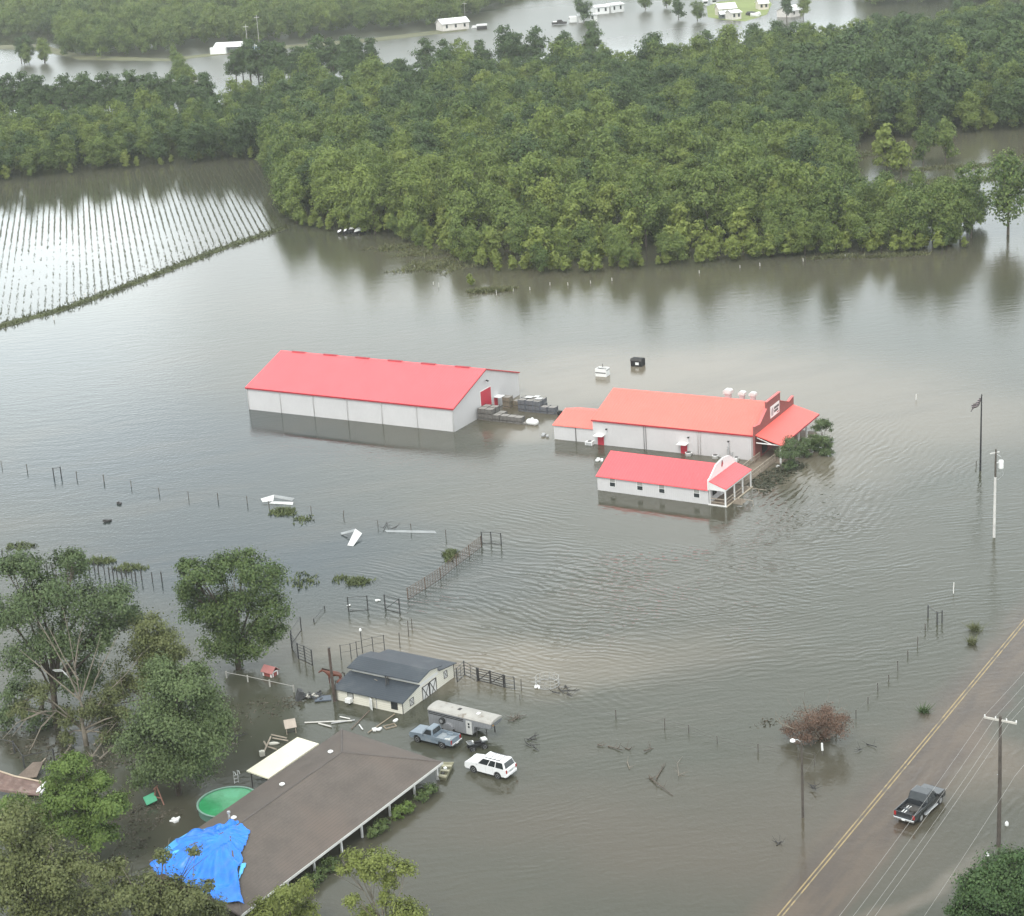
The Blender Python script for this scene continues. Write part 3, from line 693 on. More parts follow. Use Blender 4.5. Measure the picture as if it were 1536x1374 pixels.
# side doors with little white canopies
for x in (-23.0, -10.25):
    door_pic(s0, x, -.7, 1.42, .95, -.0, 'y', red_door)
    MB().bx(x - .75, x + .7, -1.05, -.01, 1.5, 1.58).build('canopy', steel_white, s0)
for x in (-21.9, -9.4, -3.5): MB().tube([(x, 0, 2.5), (x, -.3, 2.55)], .025).obox((x, -.36, 2.5), (.24, .22, .14), 0, 0, .3).build('wall_lamp', dark_m2, s0)
for x in (-16.25, -15.95, -8.1, -7.75, -.2): pipe(s0, 'downspout', [(x, -.07, -.5), (x, -.07, EH - .2), (x, -.16, EH - .1)], .05, white_trim if x > -9 else grey_trim)
mt = MB(); mt.obox((-3.65, -.13, .95), (.34, .2, .6)); mt.obox((-3.6, -.13, 1.6), (.26, .2, .3)); mt.tube([(-3.5, -.12, -.4), (-3.5, -.12, 2.2)], .035); mt.obox((-3.15, -.12, .75), (.3, .18, .4)); mt.build('electric_meter', silver, s0)
# annex
an = MB(); an.prism([(.35, -.9), (9.0, -.9), (9.0, 2.2), (4.6, 3.35), (.35, 2.2)], 'x', -30.6, -24.26); an.build('annex_wall', white_wall, s0)
a = MB(); a.slab([(-30.75, .15, 2.2), (-24.26, .15, 2.2), (-24.26, 4.6, 3.42), (-30.75, 4.6, 3.42)], .1); a.build('annex_roof', coral_roof, s0)
a = MB(); a.slab([(-30.75, 4.6, 3.42), (-24.26, 4.6, 3.42), (-24.26, 9.2, 2.17), (-30.75, 9.2, 2.17)], .1); a.build('annex_roof', coral_roof, s0)
pipe(s0, 'downspout', [(-27.1, .28, -.5), (-27.1, .28, 2.1)], .05, dark_m2)
# rooftop exhaust hoods behind the ridge
for x, sc in ((-7.1, 1.15), (-4.95, .95), (-3.35, .95)):
    zb = RH - (2.45/7.5) * 1.2
    MB().bx(x - .33*sc, x + .33*sc, W/2 + .9, W/2 + .9 + .66*sc, zb - .2, RH + .28).build('vent_stack', silver, s0)
    h = MB(); h.bx(x - .5*sc, x + .5*sc, W/2 + .72, W/2 + .72 + 1.0*sc, RH + .29, RH + .55*sc + .12); h.prism([(x - .5*sc, RH + .55*sc + .123), (x + .5*sc, RH + .55*sc + .123), (x + .3*sc, RH + .66*sc + .16), (x - .3*sc, RH + .66*sc + .16)], 'y', W/2 + .75, W/2 + .69 + 1.0*sc)
    h.build('vent_hood', mat('dull_enamel', (.56, .56, .54), .5), s0, bevel=.03)
def local(o, x, y, z=0.0):
    c, s = math.cos(o.rotation_euler.z), math.sin(o.rotation_euler.z); return Vector((o.location.x + c*x - s*y, o.location.y + s*x + c*y, z))
# white tubs and condenser along the wall
for x, r_, lb in ((-9.3, .48, 'round white tub beside the middle red door of the store'), (-5.35, .44, 'round white tub against the store wall left of the electric meter'), (-2.25, .38, 'round white tub under the right end of the store wall')):
    p = local(s0, x, -.65); o = thing('water_tub', lb, 'tub', p)
    MB().lathe([(r_*.85, -.5), (r_, .42), (r_*1.06, .46), (r_*.9, .48)], 16).build('tub_body', steel_white, o, smooth=True)
    MB().lathe([(r_*.8, .481), (r_*.8, .49)], 16).build('tub_opening', dark_m2, o)
p = local(s0, -24.6, -.4); o = thing('condenser_unit', 'boxy white air conditioner between the annex and the first red door', 'air conditioner', p, R(-29.4))
MB().bx(-.55, .55, -.4, .4, -.4, .5).build('casing', steel_white, o, bevel=.03); MB().lathe([(.3, .505), (.3, .53)], 14).build('fan_grille', dark_m2, o); MB().bx(-.45, .45, -.415, -.402, -.1, .4).build('coil_panel', grey_trim, o)

# ---- small office with a gabled porch
A = P(1063.1, 757); L, W, EH, RH = 16.0, 8.5, 2.12, 4.12
f0 = thing('office_cabin', 'small white cabin with a red roof, four windows and a white gable front', 'building', A, R(-31.5))
gable_walls(L, W, EH, RH).build('wall', white_wall, f0)
for mb in roof_pair(L, W, EH, RH, ov=.25, oe=.1, t=.1): mb.build('roof', red_roof, f0)
gp = MB().prism([(-.28, 2.05), (-.28, 3.42), (.3, 3.55), (2.2, 4.72), (4.25, 4.98), (6.3, 4.72), (8.2, 3.55), (8.78, 3.42), (8.78, 2.05)], 'x', .015, .16).build('front_gable', steel_white, f0)
em = MB(); em.prism([(3.95, 3.75), (4.35, 4.2), (4.2, 4.6), (3.75, 4.15)], 'x', .163, .172); em.build('emblem', rdm, gp)
em = MB(); em.prism([(3.75, 4.3), (4.0, 4.7), (4.3, 4.62), (4.15, 4.45)], 'x', .163, .170); em.build('emblem', dk, gp)
for x in (-13.75, -9.73, -6.57, -1.64):
    wf = MB(); wf.bx(x-.46, x+.46, -.05, .01, .72, 1.95); wo_ = wf.build('window', white_trim, f0)
    MB().bx(x-.38, x+.38, -.062, -.052, .8, 1.33).build('lower_pane', glass_m, wo_); MB().bx(x-.38, x+.38, -.062, -.052, 1.40, 1.88).build('upper_pane', mat('blind_pane', (.30, .30, .28), .2), wo_)
pr = MB(); pr.slab([(.165, -.12, 3.22), (2.5, -.1, 2.42), (2.5, 8.1, 2.42), (.165, 8.1, 3.22)], .09); pr.build('porch_roof', red_seam, f0)
MB().prism([(.17, 2.05), (2.4, 2.05), (2.4, 2.32), (.17, 3.08)], 'y', -.06, .0).build('porch_end', white_trim, f0)
MB().bx(2.3, 2.42, .01, 8.05, 2.08, 2.3).build('porch_beam', white_trim, f0)
for y in (.02, 2.8, 5.4, 8.0): MB().bx(2.26, 2.42, y - .08, y + .08, -.6, 2.07).build('porch_post', white_trim, f0)
MB().bx(.18, .26, -.06, .06, -.3, 2.05).build('corner_post', white_trim, f0)
MB().bx(.0, 2.5, .0, 8.1, -.3, .05).build('porch_floor', deck_m, f0)
MB().bx(-.02, 2.52, -.1, .0, -.3, .16).build('porch_skirt', white_trim, f0)
MB().bx(2.505, 2.58, -.1, 8.1, -.3, .14).build('porch_fascia', mat('tan_board', (.55, .47, .36), .8), f0)
rl = MB(); rl.bx(.2, 2.3, .03, .09, .85, .95); rl.bx(.2, 2.3, .03, .09, .42, .48)
for y0, y1 in ((.1, 2.7), (2.9, 5.3)): rl.bx(2.30, 2.38, y0, y1, .85, .95); rl.bx(2.3, 2.38, y0, y1, .4, .46)
rl.build('porch_rail', timber, f0)
door_pic(f0, 4.2, .05, 2.0, .95, .02, 'x', steel_white); MB().bx(.0, .06, 6.1, 7.3, .8, 1.9).build('porch_window', glass_m, f0); MB().bx(.0, .06, 1.2, 2.4, .8, 1.9).build('porch_window', glass_m, f0)
# boardwalk between the two porches, with rails, and the steps
bw = thing('boardwalk', 'weathered timber boardwalk with rails joining the cabin porch to the store', 'boardwalk', local(f0, .6, 8.2), R(-31.5))
MB().bx(-1.6, .8, 0, 10.6, -.3, .1).build('deck', deck_m, bw)
for x in (-1.5, .72):
    q = MB()
    for y in (0.1, 1.8, 3.5, 5.2, 6.9, 8.6, 10.4): q.bx(x-.05, x+.05, y-.05, y+.05, .1, 1.05)
    q.bx(x-.05, x+.05, 0, 10.5, 1.055, 1.13); q.bx(x-.03, x+.03, 0, 10.5, .55, .62)
    for i in range(36): q.bx(x-.02, x+.02, .25 + i*.285, .29 + i*.285, .12, 1.05)
    q.build('railing', timber, bw)
stp = thing('porch_ramp', 'submerged timber ramp with a bent rail leading off the cabin porch', 'ramp', local(f0, 2.6, 1.4), R(-31.5))
MB().slab([(0, 0, .1), (2.9, 0, -.12), (2.9, 1.7, -.12), (0, 1.7, .1)], .1).build('ramp_deck', deck_m, stp)
q = MB(); q.tube([(0, 0, .85), (2.9, 0, .75), (2.95, 0, -.5)], .05, 5); q.tube([(1.4, 0, .8), (1.4, 0, -.4)], .05, 5); q.tube([(.0, 4.4, .9), (.7, 4.8, .6), (2.6, 4.9, .5)], .045, 5); q.tube([(1.6, 4.9, .55), (1.6, 4.9, -.5)], .045, 5); q.build('ramp_rail', timber, stp)

# ---- stable with a raised centre
A = P(605, 1071.6); L, W = 8.1, 9.42
cream = mat('cream_siding', (.76, .73, .63), .6, .04, .5, lines=(2, .21, .10, (.47, .44, .37)))
slate = mat('blue_grey_roof', (.040, .049, .060), .55, .12, .35, spec=.4, ribs=(1, .3, .02), lines=(0, .9, .035, (.042, .050, .060)), stain=(.35, (.070, .078, .085), .5, .75))
slate_r = slate
t0 = thing('stable', 'cream sided stable with a dark blue grey raised roof and crossed double doors', 'stable', A, R(-32.1))
MB().prism([(0, -.9), (W, -.9), (W, 1.52), (6.5, 1.98), (6.5, 2.46), (4.7, 2.80), (2.9, 2.44), (2.9, 1.93), (0, 1.38)], 'x', -L, 0).build('wall', cream, t0)
def slp(q, nm='roof', m=slate, t_=.07): return MB().slab(q, t_).build(nm, m, t0)
slp([(-L-.3, -.3, 1.37), (.25, -.3, 1.37), (.25, 2.88, 2.00), (-L-.3, 2.88, 2.00)])
slp([(-L-.3, 6.52, 2.05), (.25, 6.52, 2.05), (.25, W+.3, 1.55), (-L-.3, W+.3, 1.55)])
slp([(-L-.4, 2.55, 2.46), (.38, 2.55, 2.46), (.38, 4.7, 2.90), (-L-.4, 4.7, 2.90)]); slp([(-L-.4, 4.7, 2.90), (.38, 4.7, 2.90), (.38, 6.85, 2.48), (-L-.4, 6.85, 2.48)])
MB().bx(-L-.02, .02, 2.86, 2.897, 2.07, 2.42).build('clerestory_board', white_trim, t0)
MB().bx(-.0, .03, 2.95, 6.45, 1.62, 1.9).build('header_board', white_trim, t0)
bd = MB(); bd.bx(-.035, .03, -.03, .035, -.5, 1.36); bd.build('corner_trim', dark_m2, t0); MB().bx(-.03, .03, W-.04, W+.03, -.5, 1.5).build('corner_trim', dark_m2, t0)
def crossed(y0, y1, z0, z1, nm, th=.09):
    d_ = MB().bx(.0, .035, y0, y1, z0, z1).build(nm, white_trim, t0)
    q = MB(); x0, x1 = .036, .06
    q.bx(x0, x1, y0, y0+th, z0, z1); q.bx(x0, x1, y1-th, y1, z0, z1); q.bx(x0, x1, y0+th, y1-th, z1-th, z1); q.bx(x0, x1, y0+th, y1-th, z0, z0+th)
    for s_ in (1, -1):
        ya, yb = (y0+th, y1-th); za, zb_ = (z0+th, z1-th) if s_ > 0 else (z1-th, z0+th); x_ = .061 if s_ > 0 else .064
        dn = Vector((0, -(zb_-za), yb-ya)).normalized() * th * .5
        q.add([(x_, ya-dn.y, za-dn.z), (x_, yb-dn.y, zb_-dn.z), (x_, yb+dn.y, zb_+dn.z), (x_, ya+dn.y, za+dn.z)], [(0, 1, 2, 3)])
    q.build('cross_frame', dark_m2, d_); return d_
crossed(3.46, 4.77, -.45, 1.42, 'barn_door', .1); crossed(4.80, 6.10, -.45, 1.46, 'barn_door', .1)
crossed(1.2, 1.92, .33, 1.12, 'hatch_window', .06); crossed(7.5, 8.15, .6, 1.42, 'hatch_window', .06)
wn = MB().bx(-1.4, -.6, -.04, .0, .36, 1.16).build('window', dark_m2, t0)
pn = MB()
for i in range(2):
    for j in range(2): pn.bx(-1.33 + i*.35, -1.02 + i*.35, -.052, -.042, .43 + j*.35, .74 + j*.35)
pn.build('pane', glass_m, wn)
wn = MB().bx(-6.75, -6.0, -.04, .0, .55, 1.16).build('window', dark_m2, t0); MB().bx(-6.68, -6.07, -.052, -.042, .62, 1.1).build('pane', mat('blind_pane', (.3, .3, .28), .2), wn)
dr = MB(); dr.bx(0, .82, -.03, .03, -.55, 1.2); dr = dr.build('side_door', steel_white, t0); dr.location = (-4.02, -.05, 0); dr.rotation_euler = (0, 0, R(-38))
MB().bx(-4.06, -3.98, -.05, .0, -.4, 1.27).bx(-3.22, -3.14, -.05, .0, -.4, 1.27).bx(-3.98, -3.22, -.05, 0, 1.2, 1.27).build('door_frame', grey_trim, t0)
o = tag(MB().obox((0, 0, 0), (.62, .55, .42)).build('window_air_conditioner', steel_white), 'white air conditioner sticking out of the left stable window', 'air conditioner'); o.location = local(t0, -6.4, -.32, .45); o.rotation_euler = (0, 0, R(-32)) 
bl_ = thing('roof_debris', 'snapped limb and broken boards lying on the lower stable roof', 'debris', local(t0, -3.6, 2.3, 1.95), R(-32))
MB().tube([(-.2, .4, .35), (.35, -.3, .06), (.7, -.9, .02)], [.07, .06, .03], 5).tube([(.0, .5, .36), (.5, -.2, .1), (.8, -.55, .05)], .035, 4).build('limb', dark_m2, bl_)
MB().obox((.1, .3, .3), (.09, 1.3, .03), .7, 0, -.5).obox((-1.0, -.2, .05), (.05, .8, .03), 1.0, 0, -.2).build('board', timber, bl_)

# ---- brown hipped house with a blue tarp
EZ = 1.7; A = P(361.5, 1373, EZ); Bq = P(663.9, 1143, EZ); hv = Bq - A; HL = hv.length; hang = math.atan2(hv.y, hv.x); HW = 12.75; RZ = 3.85
h0 = thing('house', 'brown hip roofed house with white eave and porch posts at the bottom left', 'house', (A.x, A.y, 0), hang)
shingle = mat('brown_shingles', (.116, .098, .085), .9, .16, .5, stain=(.12, (.140, .110, .092), .42, .75), lines=(2, .085, .10, (.094, .079, .068)))
hip = 5.7
def hl_(px, py, z):
    d_ = P(px, py, z) - A; return (d_.x * math.cos(hang) + d_.y * math.sin(hang), -d_.x * math.sin(hang) + d_.y * math.cos(hang), z)
c = [(0, 0, EZ), (HL, 0, EZ), hl_(512.5, 1094, EZ), hl_(224, 1292, EZ)]; r2 = hl_(512.5, 1128.4, RZ); r1 = (7.2, r2[1], RZ)
for q in ([c[0], c[1], r2, r1], [c[1], c[2], r2], [c[2], c[3], r1, r2], [c[3], c[0], r1]): MB().slab(q, .02).build('roof', shingle, h0)
cap = MB()
for a, b in ((r1, r2), (r2, c[1]), (r2, c[2]), (r1, c[0]), (r1, c[3])): cap.tube([Vector(a) + Vector((0, 0, .01)), Vector(b) + Vector((0, 0, .01))], .09, 5)
cap.build('ridge_cap', mat('ridge_shingle', (.125, .108, .098), .9), h0)
MB().bx(2.6, HL - 1.0, 2.6, HW - .6, -.9, EZ - .12).build('wall', mat('tan_brick', (.26, .19, .15), .85, .2, 3, lines=(2, .2, .12, (.30, .25, .22))), h0)
MB().prism([(.05, .02), (HL - .05, .02), (c[2][0] - .1, c[2][1] - .05), (c[3][0] + .1, c[3][1] - .05)], 'z', EZ - .13, EZ - .035).build('soffit', white_trim, h0)
fs_ = MB(); fs_.bx(-.03, HL + .03, -.05, .0, EZ - .2, EZ + .03); fs_.build('eave_trim', mat('eave_white', (.62, .61, .58), .6), h0)
fs_ = MB()
for a, b in ((c[1], c[2]), (c[2], c[3]), (c[3], c[0])): fs_.tube([(a[0], a[1], EZ - .1), (b[0], b[1], EZ - .1)], .07, 4)
fs_.build('rear_trim', mat('dark_brown_trim', (.07, .055, .05), .8), h0)
for px, py in ((676, 1163), (617, 1198), (578, 1226), (539.5, 1259), (504, 1281), (460, 1311), (415, 1340)):
    p = P(px, py - 4, 0); d_ = p - Vector((A.x, A.y, 0)); x = d_.x * math.cos(hang) + d_.y * math.sin(hang)
    x = min(x, HL - .4)
    MB().bx(x - .08, x + .08, .35, .51, -.9, EZ - .13).build('porch_post', white_trim, h0)
for x in (6, 10.5, 15.5, 21.5): MB().bx(x - .7, x + .7, 2.56, 2.595, .1, 1.2).build('window', glass_m, h0)
def plane_z(a, b, q, x, y):
    a, b, q = Vector(a), Vector(b), Vector(q); n_ = (b - a).cross(q - a); return a.z - (n_.x * (x - a.x) + n_.y * (y - a.y)) / n_.z
def hz_(x, y):
    return max(.5, min(plane_z(c[0], c[1], r1, x, y), plane_z(c[2], c[3], r1, x, y), plane_z(c[3], c[0], r1, x, y)))
def on_roof(px, py, yhint):
    # intersection with the back (True) or front slope, in house coordinates
    c_, s_ = math.cos(hang), math.sin(hang); d_ = ray(px, py); tt = 100.0
    for it in range(4000):
        p = CO + d_ * (tt / d_.length); tt += .05
        x = (p.x - A.x) * c_ + (p.y - A.y) * s_; y = -(p.x - A.x) * s_ + (p.y - A.y) * c_
        z = hz_(x, y)
        if p.z <= z: return x, y, z
    return 0, 0, EZ
for px, py in ((496, 1129), (423.5, 1178), (351, 1228)):
    x, y, z = on_roof(px, py + 1, 1); g_ = MB(); g_.tube([(x, y, z - .1), (x, y, z + .16)], .1, 8); g_.lathe([(.26, .16), (.26, .22), (.12, .31)], 12, (x, y, z)); g_.build('roof_vent', steel_white, h0, smooth=False)
x, y, z = on_roof(344.5, 1231, 1); MB().tube([(x, y, z - .1), (x, y, z + .75)], .09, 8).lathe([(.15, .75), (.15, .9)], 10, (x, y, z)).build('flue_pipe', silver, h0)
# tarp draped over the left end (grid draped on the hip roof with folds)
tarp = thing('blue_tarp', 'bright blue tarpaulin spread over the damaged left end of the brown roof', 'tarp', (A.x, A.y, 0), hang)
blue_m = mat('tarp_blue', (.018, .19, .72), .34, .22, .8, spec=.55); pale_blue = mat('tarp_pale', (.10, .46, .90), .34, .06, 1.2)
def drape(px_poly, m, nm, lift, fold, n=46):
    hp = [on_roof2(px, py) for px, py in px_poly]
    xs = [p[0] for p in hp]; ys = [p[1] for p in hp]; mb = MB(); idx = {}
    for i in range(n + 1):
        for j in range(n + 1):
            x = min(xs) + (max(xs) - min(xs)) * i / n; y = min(ys) + (max(ys) - min(ys)) * j / n
            if inside(hp, x, y):
                th = math.atan2(y - 7.2, x - 6.5); rr = math.hypot(x - 6.5, y - 7.2)
                fz = fold * (abs(math.sin(th * 9 + .6 * math.sin(rr))) ** 2 * min(1, rr / 4)) + fold * .8 * mnoise.noise(Vector((x * .9, y * .9, 3)))
                idx[i, j] = len(mb.v); mb.v.append((x, y, hz_(x, y) + lift + max(fz, -.02)))
    for i in range(n):
        for j in range(n):
            q = [(i, j), (i+1, j), (i+1, j+1), (i, j+1)]
            q = [idx[k_] for k_ in q if k_ in idx]
            if len(q) >= 3: mb.f.append(tuple(q))
    o = mb.build(nm, m, tarp, smooth=True)
    so_ = o.modifiers.new('thick', 'SOLIDIFY'); so_.thickness = .02; so_.offset = 1
    return o
def on_roof2(px, py):
    c_, s_ = math.cos(hang), math.sin(hang); d_ = ray(px, py); tt = 100.0
    for it in range(5000):
        p = CO + d_ * (tt / d_.length); tt += .04
        x = (p.x - A.x) * c_ + (p.y - A.y) * s_; y = -(p.x - A.x) * s_ + (p.y - A.y) * c_
        if p.z <= hz_(x, y): return x, y
    return 0, 0
drape([(262, 1264), (300, 1245), (330, 1240), (350, 1233), (362, 1236), (376, 1248), (372, 1262), (362, 1285), (366, 1293), (357, 1308), (362, 1345), (368, 1362), (340, 1360), (318, 1349), (288, 1334), (262, 1324), (234, 1312), (224, 1304), (240, 1290), (270, 1272)], blue_m, 'main_sheet', .06, .36, 150)
drape([(234, 1285), (262, 1262), (292, 1246), (318, 1244), (302, 1254), (276, 1272), (262, 1284), (246, 1290)], pale_blue, 'turned_edge', .09, .05, 70)  # paler blue sheet over the left portion of the tarp
drape([(360, 1296), (372, 1296), (360, 1322), (356, 1330)], pale_blue, 'torn_flap', .12, .04, 14)
# white lean-to roof behind the house
q = [P(369.5, 1156, 1.75), P(402.5, 1167.5, 1.75), P(478.5, 1115.5, 1.75), P(446, 1105.5, 1.75)]
lt = thing('lean_to_cover', 'flat cream white patio cover behind the house roof', 'patio cover', (q[0].x, q[0].y, 0))
ql = [p - Vector((q[0].x, q[0].y, 0)) for p in q]
MB().slab(ql, .12).build('cover_roof', mat('cream_sheet', (.74, .69, .54), .6, .06, .5, stain=(1.2, (.42, .36, .26), .62, .75)), lt)
e1, e2 = ql[1], ql[2]; dr_ = (ql[2] - ql[1]); nn_ = (ql[0] - ql[1]).normalized()
MB().slab([ql[1] + dr_*.32 + nn_*.5 + Vector((0,0,.06)), ql[1] + dr_*.32 + nn_*.05 + Vector((0,0,.06)), ql[2] + nn_*.05 - dr_*.02 + Vector((0,0,.06)), ql[2] + nn_*.5 - dr_*.02 + Vector((0,0,.06))], .04).build('ridge_flashing', steel_white, lt)
for p in (ql[0], ql[3], ql[0].lerp(ql[3], .5)):
    p2 = p + (ql[1] - ql[0]).normalized() * .3 + dr_.normalized() * (.3 if p == ql[0] else -.3); MB().bx(p2.x - .05, p2.x + .05, p2.y - .05, p2.y + .05, -.9, 1.62).build('post', dark_m2, lt)
# ================================================================ NEAR TREES AND SHRUBS
def big_tree(name, label, base, lobes, n, leaf, m, bark=None, limbs=None, cat='tree', trunk_r=.28, dead=None, dead_r=.06, spread=1.2, group=None, limb_n=1.0, **kw):
    B = P(*base); o = thing(name, label, cat, (B.x, B.y, 0), 0, group); bark = bark or bark_m
    ce, ra = [], []
    for (px, py, r_) in lobes:
        dy = random.uniform(-spread, spread); q = PV(px, py, B, dy) - Vector((B.x, B.y, 0)); q.z = max(q.z, .5); ce.append(q[:]); ra.append(r_)
    if lobes:
        v, f = leaf_cloud(ce, [r_ * 1.22 for r_ in ra], int(n * 4.6), leaf * .76, nclump=18, **kw); v[:, 2] = np.maximum(v[:, 2], .05); np_mesh('crown', v, f, m, o)
    tb = MB(); top = max([c_[2] for c_ in ce] or [4]) * .62; cx = sum(c_[0] for c_ in ce) / max(1, len(ce)); cy = sum(c_[1] for c_ in ce) / max(1, len(ce))
    if trunk_r: tb.tube([(0, 0, -.9), (cx * .15, cy * .15, top * .35), (cx * .5, cy * .5, top * .7), (cx * .8, cy * .8, top)], [trunk_r, trunk_r * .8, trunk_r * .55, trunk_r * .25], 8)
    for c_ in ce:
        if not trunk_r: break
        s_ = random.uniform(.25, .55); a = Vector((cx * s_ * .5, cy * s_ * .5, top * s_)); c2 = Vector(c_); md = a.lerp(c2, .55) + Vector((random.uniform(-.3, .3), random.uniform(-.3, .3), .35))
        tb.tube([a, md, c2 + Vector((0, 0, .2))], [trunk_r * .42, trunk_r * .26, .03], 5)
        for k_ in range(int(3 * limb_n)):
            d_ = Vector((random.gauss(0, 1), random.gauss(0, 1), random.gauss(.3, .6))).normalized()
            tb.tube([md, md.lerp(c2, .6) + d_ * .4, c2 + d_ * ra[0] * .9], [trunk_r * .2, trunk_r * .13, .015], 4)
    if trunk_r: tb.build('trunk', bark, o, smooth=True)
    if dead:
        for line in dead:
            db = MB()
            k0 = random.uniform(-.4, .4); ln = [PV(px, py, B, k0 * i * .6) - Vector((B.x, B.y, 0)) for i, (px, py) in enumerate(line)]
            rr = [max(.018, dead_r * (1 - .8 * i / (len(ln) - 1))) for i in range(len(ln))]; db.tube(ln, rr, 5)
            for i in range(1, len(ln)):
                for _ in range(2):
                    a = ln[i - 1].lerp(ln[i], random.random()); d_ = (ln[i] - ln[i - 1]).normalized() + Vector((random.gauss(0, .5), random.gauss(0, .5), random.gauss(.1, .3))); L_ = random.uniform(.5, 1.5)
                    db.tube([a, a + d_ * L_ * .5, a + d_ * L_ + Vector((random.gauss(0, .1), random.gauss(0, .1), .1))], [rr[i] * .6, rr[i] * .4, .012], 4)
            db.build('bare_branch', pale_bark_m, o)
    return o
dusk_m = leaf_mat('dusky_leaves', (.072, .112, .050), (.122, .172, .064), (.19, .235, .11), .05, .2)
mid_m = leaf_mat('garden_leaves', (.075, .122, .042), (.128, .180, .055), (.19, .235, .085), .05, .22)
fern_m = leaf_mat('feathery_leaves', (.105, .180, .046), (.165, .235, .056), (.22, .28, .08), .05, .25)
olive_m = leaf_mat('olive_leaves', (.105, .125, .050), (.160, .185, .064), (.23, .24, .105), .05, .22)
lime_m = leaf_mat('lime_leaves', (.160, .200, .048), (.225, .265, .066), (.30, .325, .11), .05, .28)
big_tree('oak_tree', 'wide dark green tree standing alone in water before the floating metal sheets', (358, 1004),
         [(335, 850, 1.5), (300, 868, 1.7), (392, 862, 1.9), (402, 915, 1.8), (350, 915, 2.2), (306, 918, 1.9), (330, 958, 1.9), (385, 958, 1.9), (279, 850, .9), (355, 978, 1.3), (285, 890, 1.1), (415, 945, .9), (365, 838, 1.1)], 8200, .17, mid_m, trunk_r=.34,
         dead=[[(352, 985), (348, 930), (338, 890), (330, 872)], [(352, 960), (362, 900), (368, 872)], [(350, 930), (330, 895), (318, 880)], [(352, 920), (352, 880), (349, 862)]], dead_r=.09)
big_tree('pecan_tree', 'tallest dusky tree of the left cluster with a ragged crown over the post fence', (85, 1092),
         [(18, 852, 1.7), (100, 850, 1.6), (60, 893, 2.5), (128, 898, 2.3), (178, 905, 1.7), (10, 925, 2.1), (92, 955, 2.2), (150, 952, 2.1), (196, 925, 1.2), (40, 985, 1.9), (45, 850, 1.2), (110, 838, 1.0), (120, 1010, 2.0), (30, 1040, 1.4), (15, 1075, 1.3), (60, 1080, 1.3)], 9000, .17, dusk_m, trunk_r=.38, spread=2.2)
big_tree('brown_tinged_tree', 'brownish green tree between the tall ragged tree and the dark round one', (222, 1085),
         [(222, 945, 1.5), (246, 968, 1.5), (205, 990, 1.8), (262, 985, 1.1), (235, 1015, 1.7), (180, 1030, 1.5), (160, 1070, 1.3)], 4200, .16, olive_m, trunk_r=.25, dead=[[(200, 1080), (215, 1030), (232, 990), (243, 955)], [(190, 1075), (180, 1010), (205, 985)]])
big_tree('round_tree', 'big dark round tree beside the green pool, leaves down to the water', (268, 1192),
         [(270, 1028, 2.2), (232, 1052, 2.1), (308, 1060, 2.0), (268, 1095, 2.6), (220, 1115, 2.0), (312, 1108, 1.9), (250, 1145, 2.0), (292, 1148, 1.6), (240, 1008, 1.3), (330, 1085, 1.2), (285, 1010, 1.2), (215, 1160, 1.2)], 10500, .16, dusk_m, trunk_r=.3)
big_tree('bare_tree', 'half dead tree with long pale bare branches in front of the left cluster', (130, 1118),
         [(60, 1040, 1.1), (140, 1060, 1.3), (100, 1075, 1.2), (170, 1045, .9), (30, 1065, .9), (185, 1075, 1.0), (160, 1105, .9), (100, 1108, .8)], 2100, .15, olive_m, pale_bark_m, trunk_r=.3,
         dead=[[(128, 1110), (120, 1045), (112, 1000), (104, 955), (95, 915), (86, 893)], [(124, 1060), (100, 1005), (72, 955), (50, 920), (42, 905)], [(122, 1045), (140, 990), (152, 950)], [(126, 1075), (143, 1020), (160, 985), (180, 945)], [(130, 1080), (165, 1035), (190, 1010), (214, 978)],
               [(125, 1092), (85, 1066), (60, 1068), (25, 1085), (4, 1108)], [(85, 1066), (62, 1090), (48, 1120), (38, 1135)], [(70, 1066), (40, 1078), (18, 1105)], [(118, 1020), (95, 985), (80, 955), (72, 940)], [(112, 1000), (118, 960), (125, 935)], [(120, 1050), (60, 1000), (30, 975)], [(128, 1100), (160, 1085), (190, 1075)], [(140, 1118), (162, 1098), (178, 1080)]], dead_r=.085)
big_tree('cypress_tree', 'bright green feathery tree at the left beside the collapsed roof', (135, 1300),
         [(102, 1150, 1.2), (128, 1185, 1.5), (95, 1195, 1.3), (162, 1208, 1.3), (122, 1232, 1.6), (92, 1240, 1.2), (78, 1175, .8), (178, 1212, .7), (150, 1255, 1.2), (115, 1140, .8), (150, 1170, .9)], 6500, .15, fern_m, trunk_r=.25, flat=.5,
         dead=[[(112, 1275), (113, 1235), (110, 1215)], [(128, 1270), (146, 1240), (160, 1220)], [(70, 1260), (80, 1230), (72, 1210)], [(133, 1300), (128, 1275), (132, 1255)]], dead_r=.06)
big_tree('thicket_tree', 'olive thicket with twisted pale stems in the bottom left corner', (60, 1420),
         [(18, 1232, 1.6), (55, 1262, 1.5), (20, 1290, 1.8), (82, 1310, 1.8), (30, 1345, 1.9), (100, 1350, 1.6), (138, 1345, 1.2), (60, 1385, 1.8), (5, 1330, 1.4), (120, 1295, 1.0)], 6500, .16, olive_m, trunk_r=.22, spread=1.6,
         dead=[[(5, 1250), (12, 1240), (2, 1228)], [(70, 1290), (80, 1275), (72, 1265)], [(35, 1325), (50, 1312), (60, 1320)], [(105, 1330), (120, 1320), (135, 1326)], [(45, 1400), (42, 1360), (40, 1330)]], dead_r=.06)
big_tree('grass_tree', 'low bright green bushy growth under the collapsed brown roof', (40, 1285), [(20, 1212, 1.1), (55, 1222, 1.0), (85, 1215, .8), (5, 1235, .9)], 2200, .14, fern_m, trunk_r=.12, cat='bush')
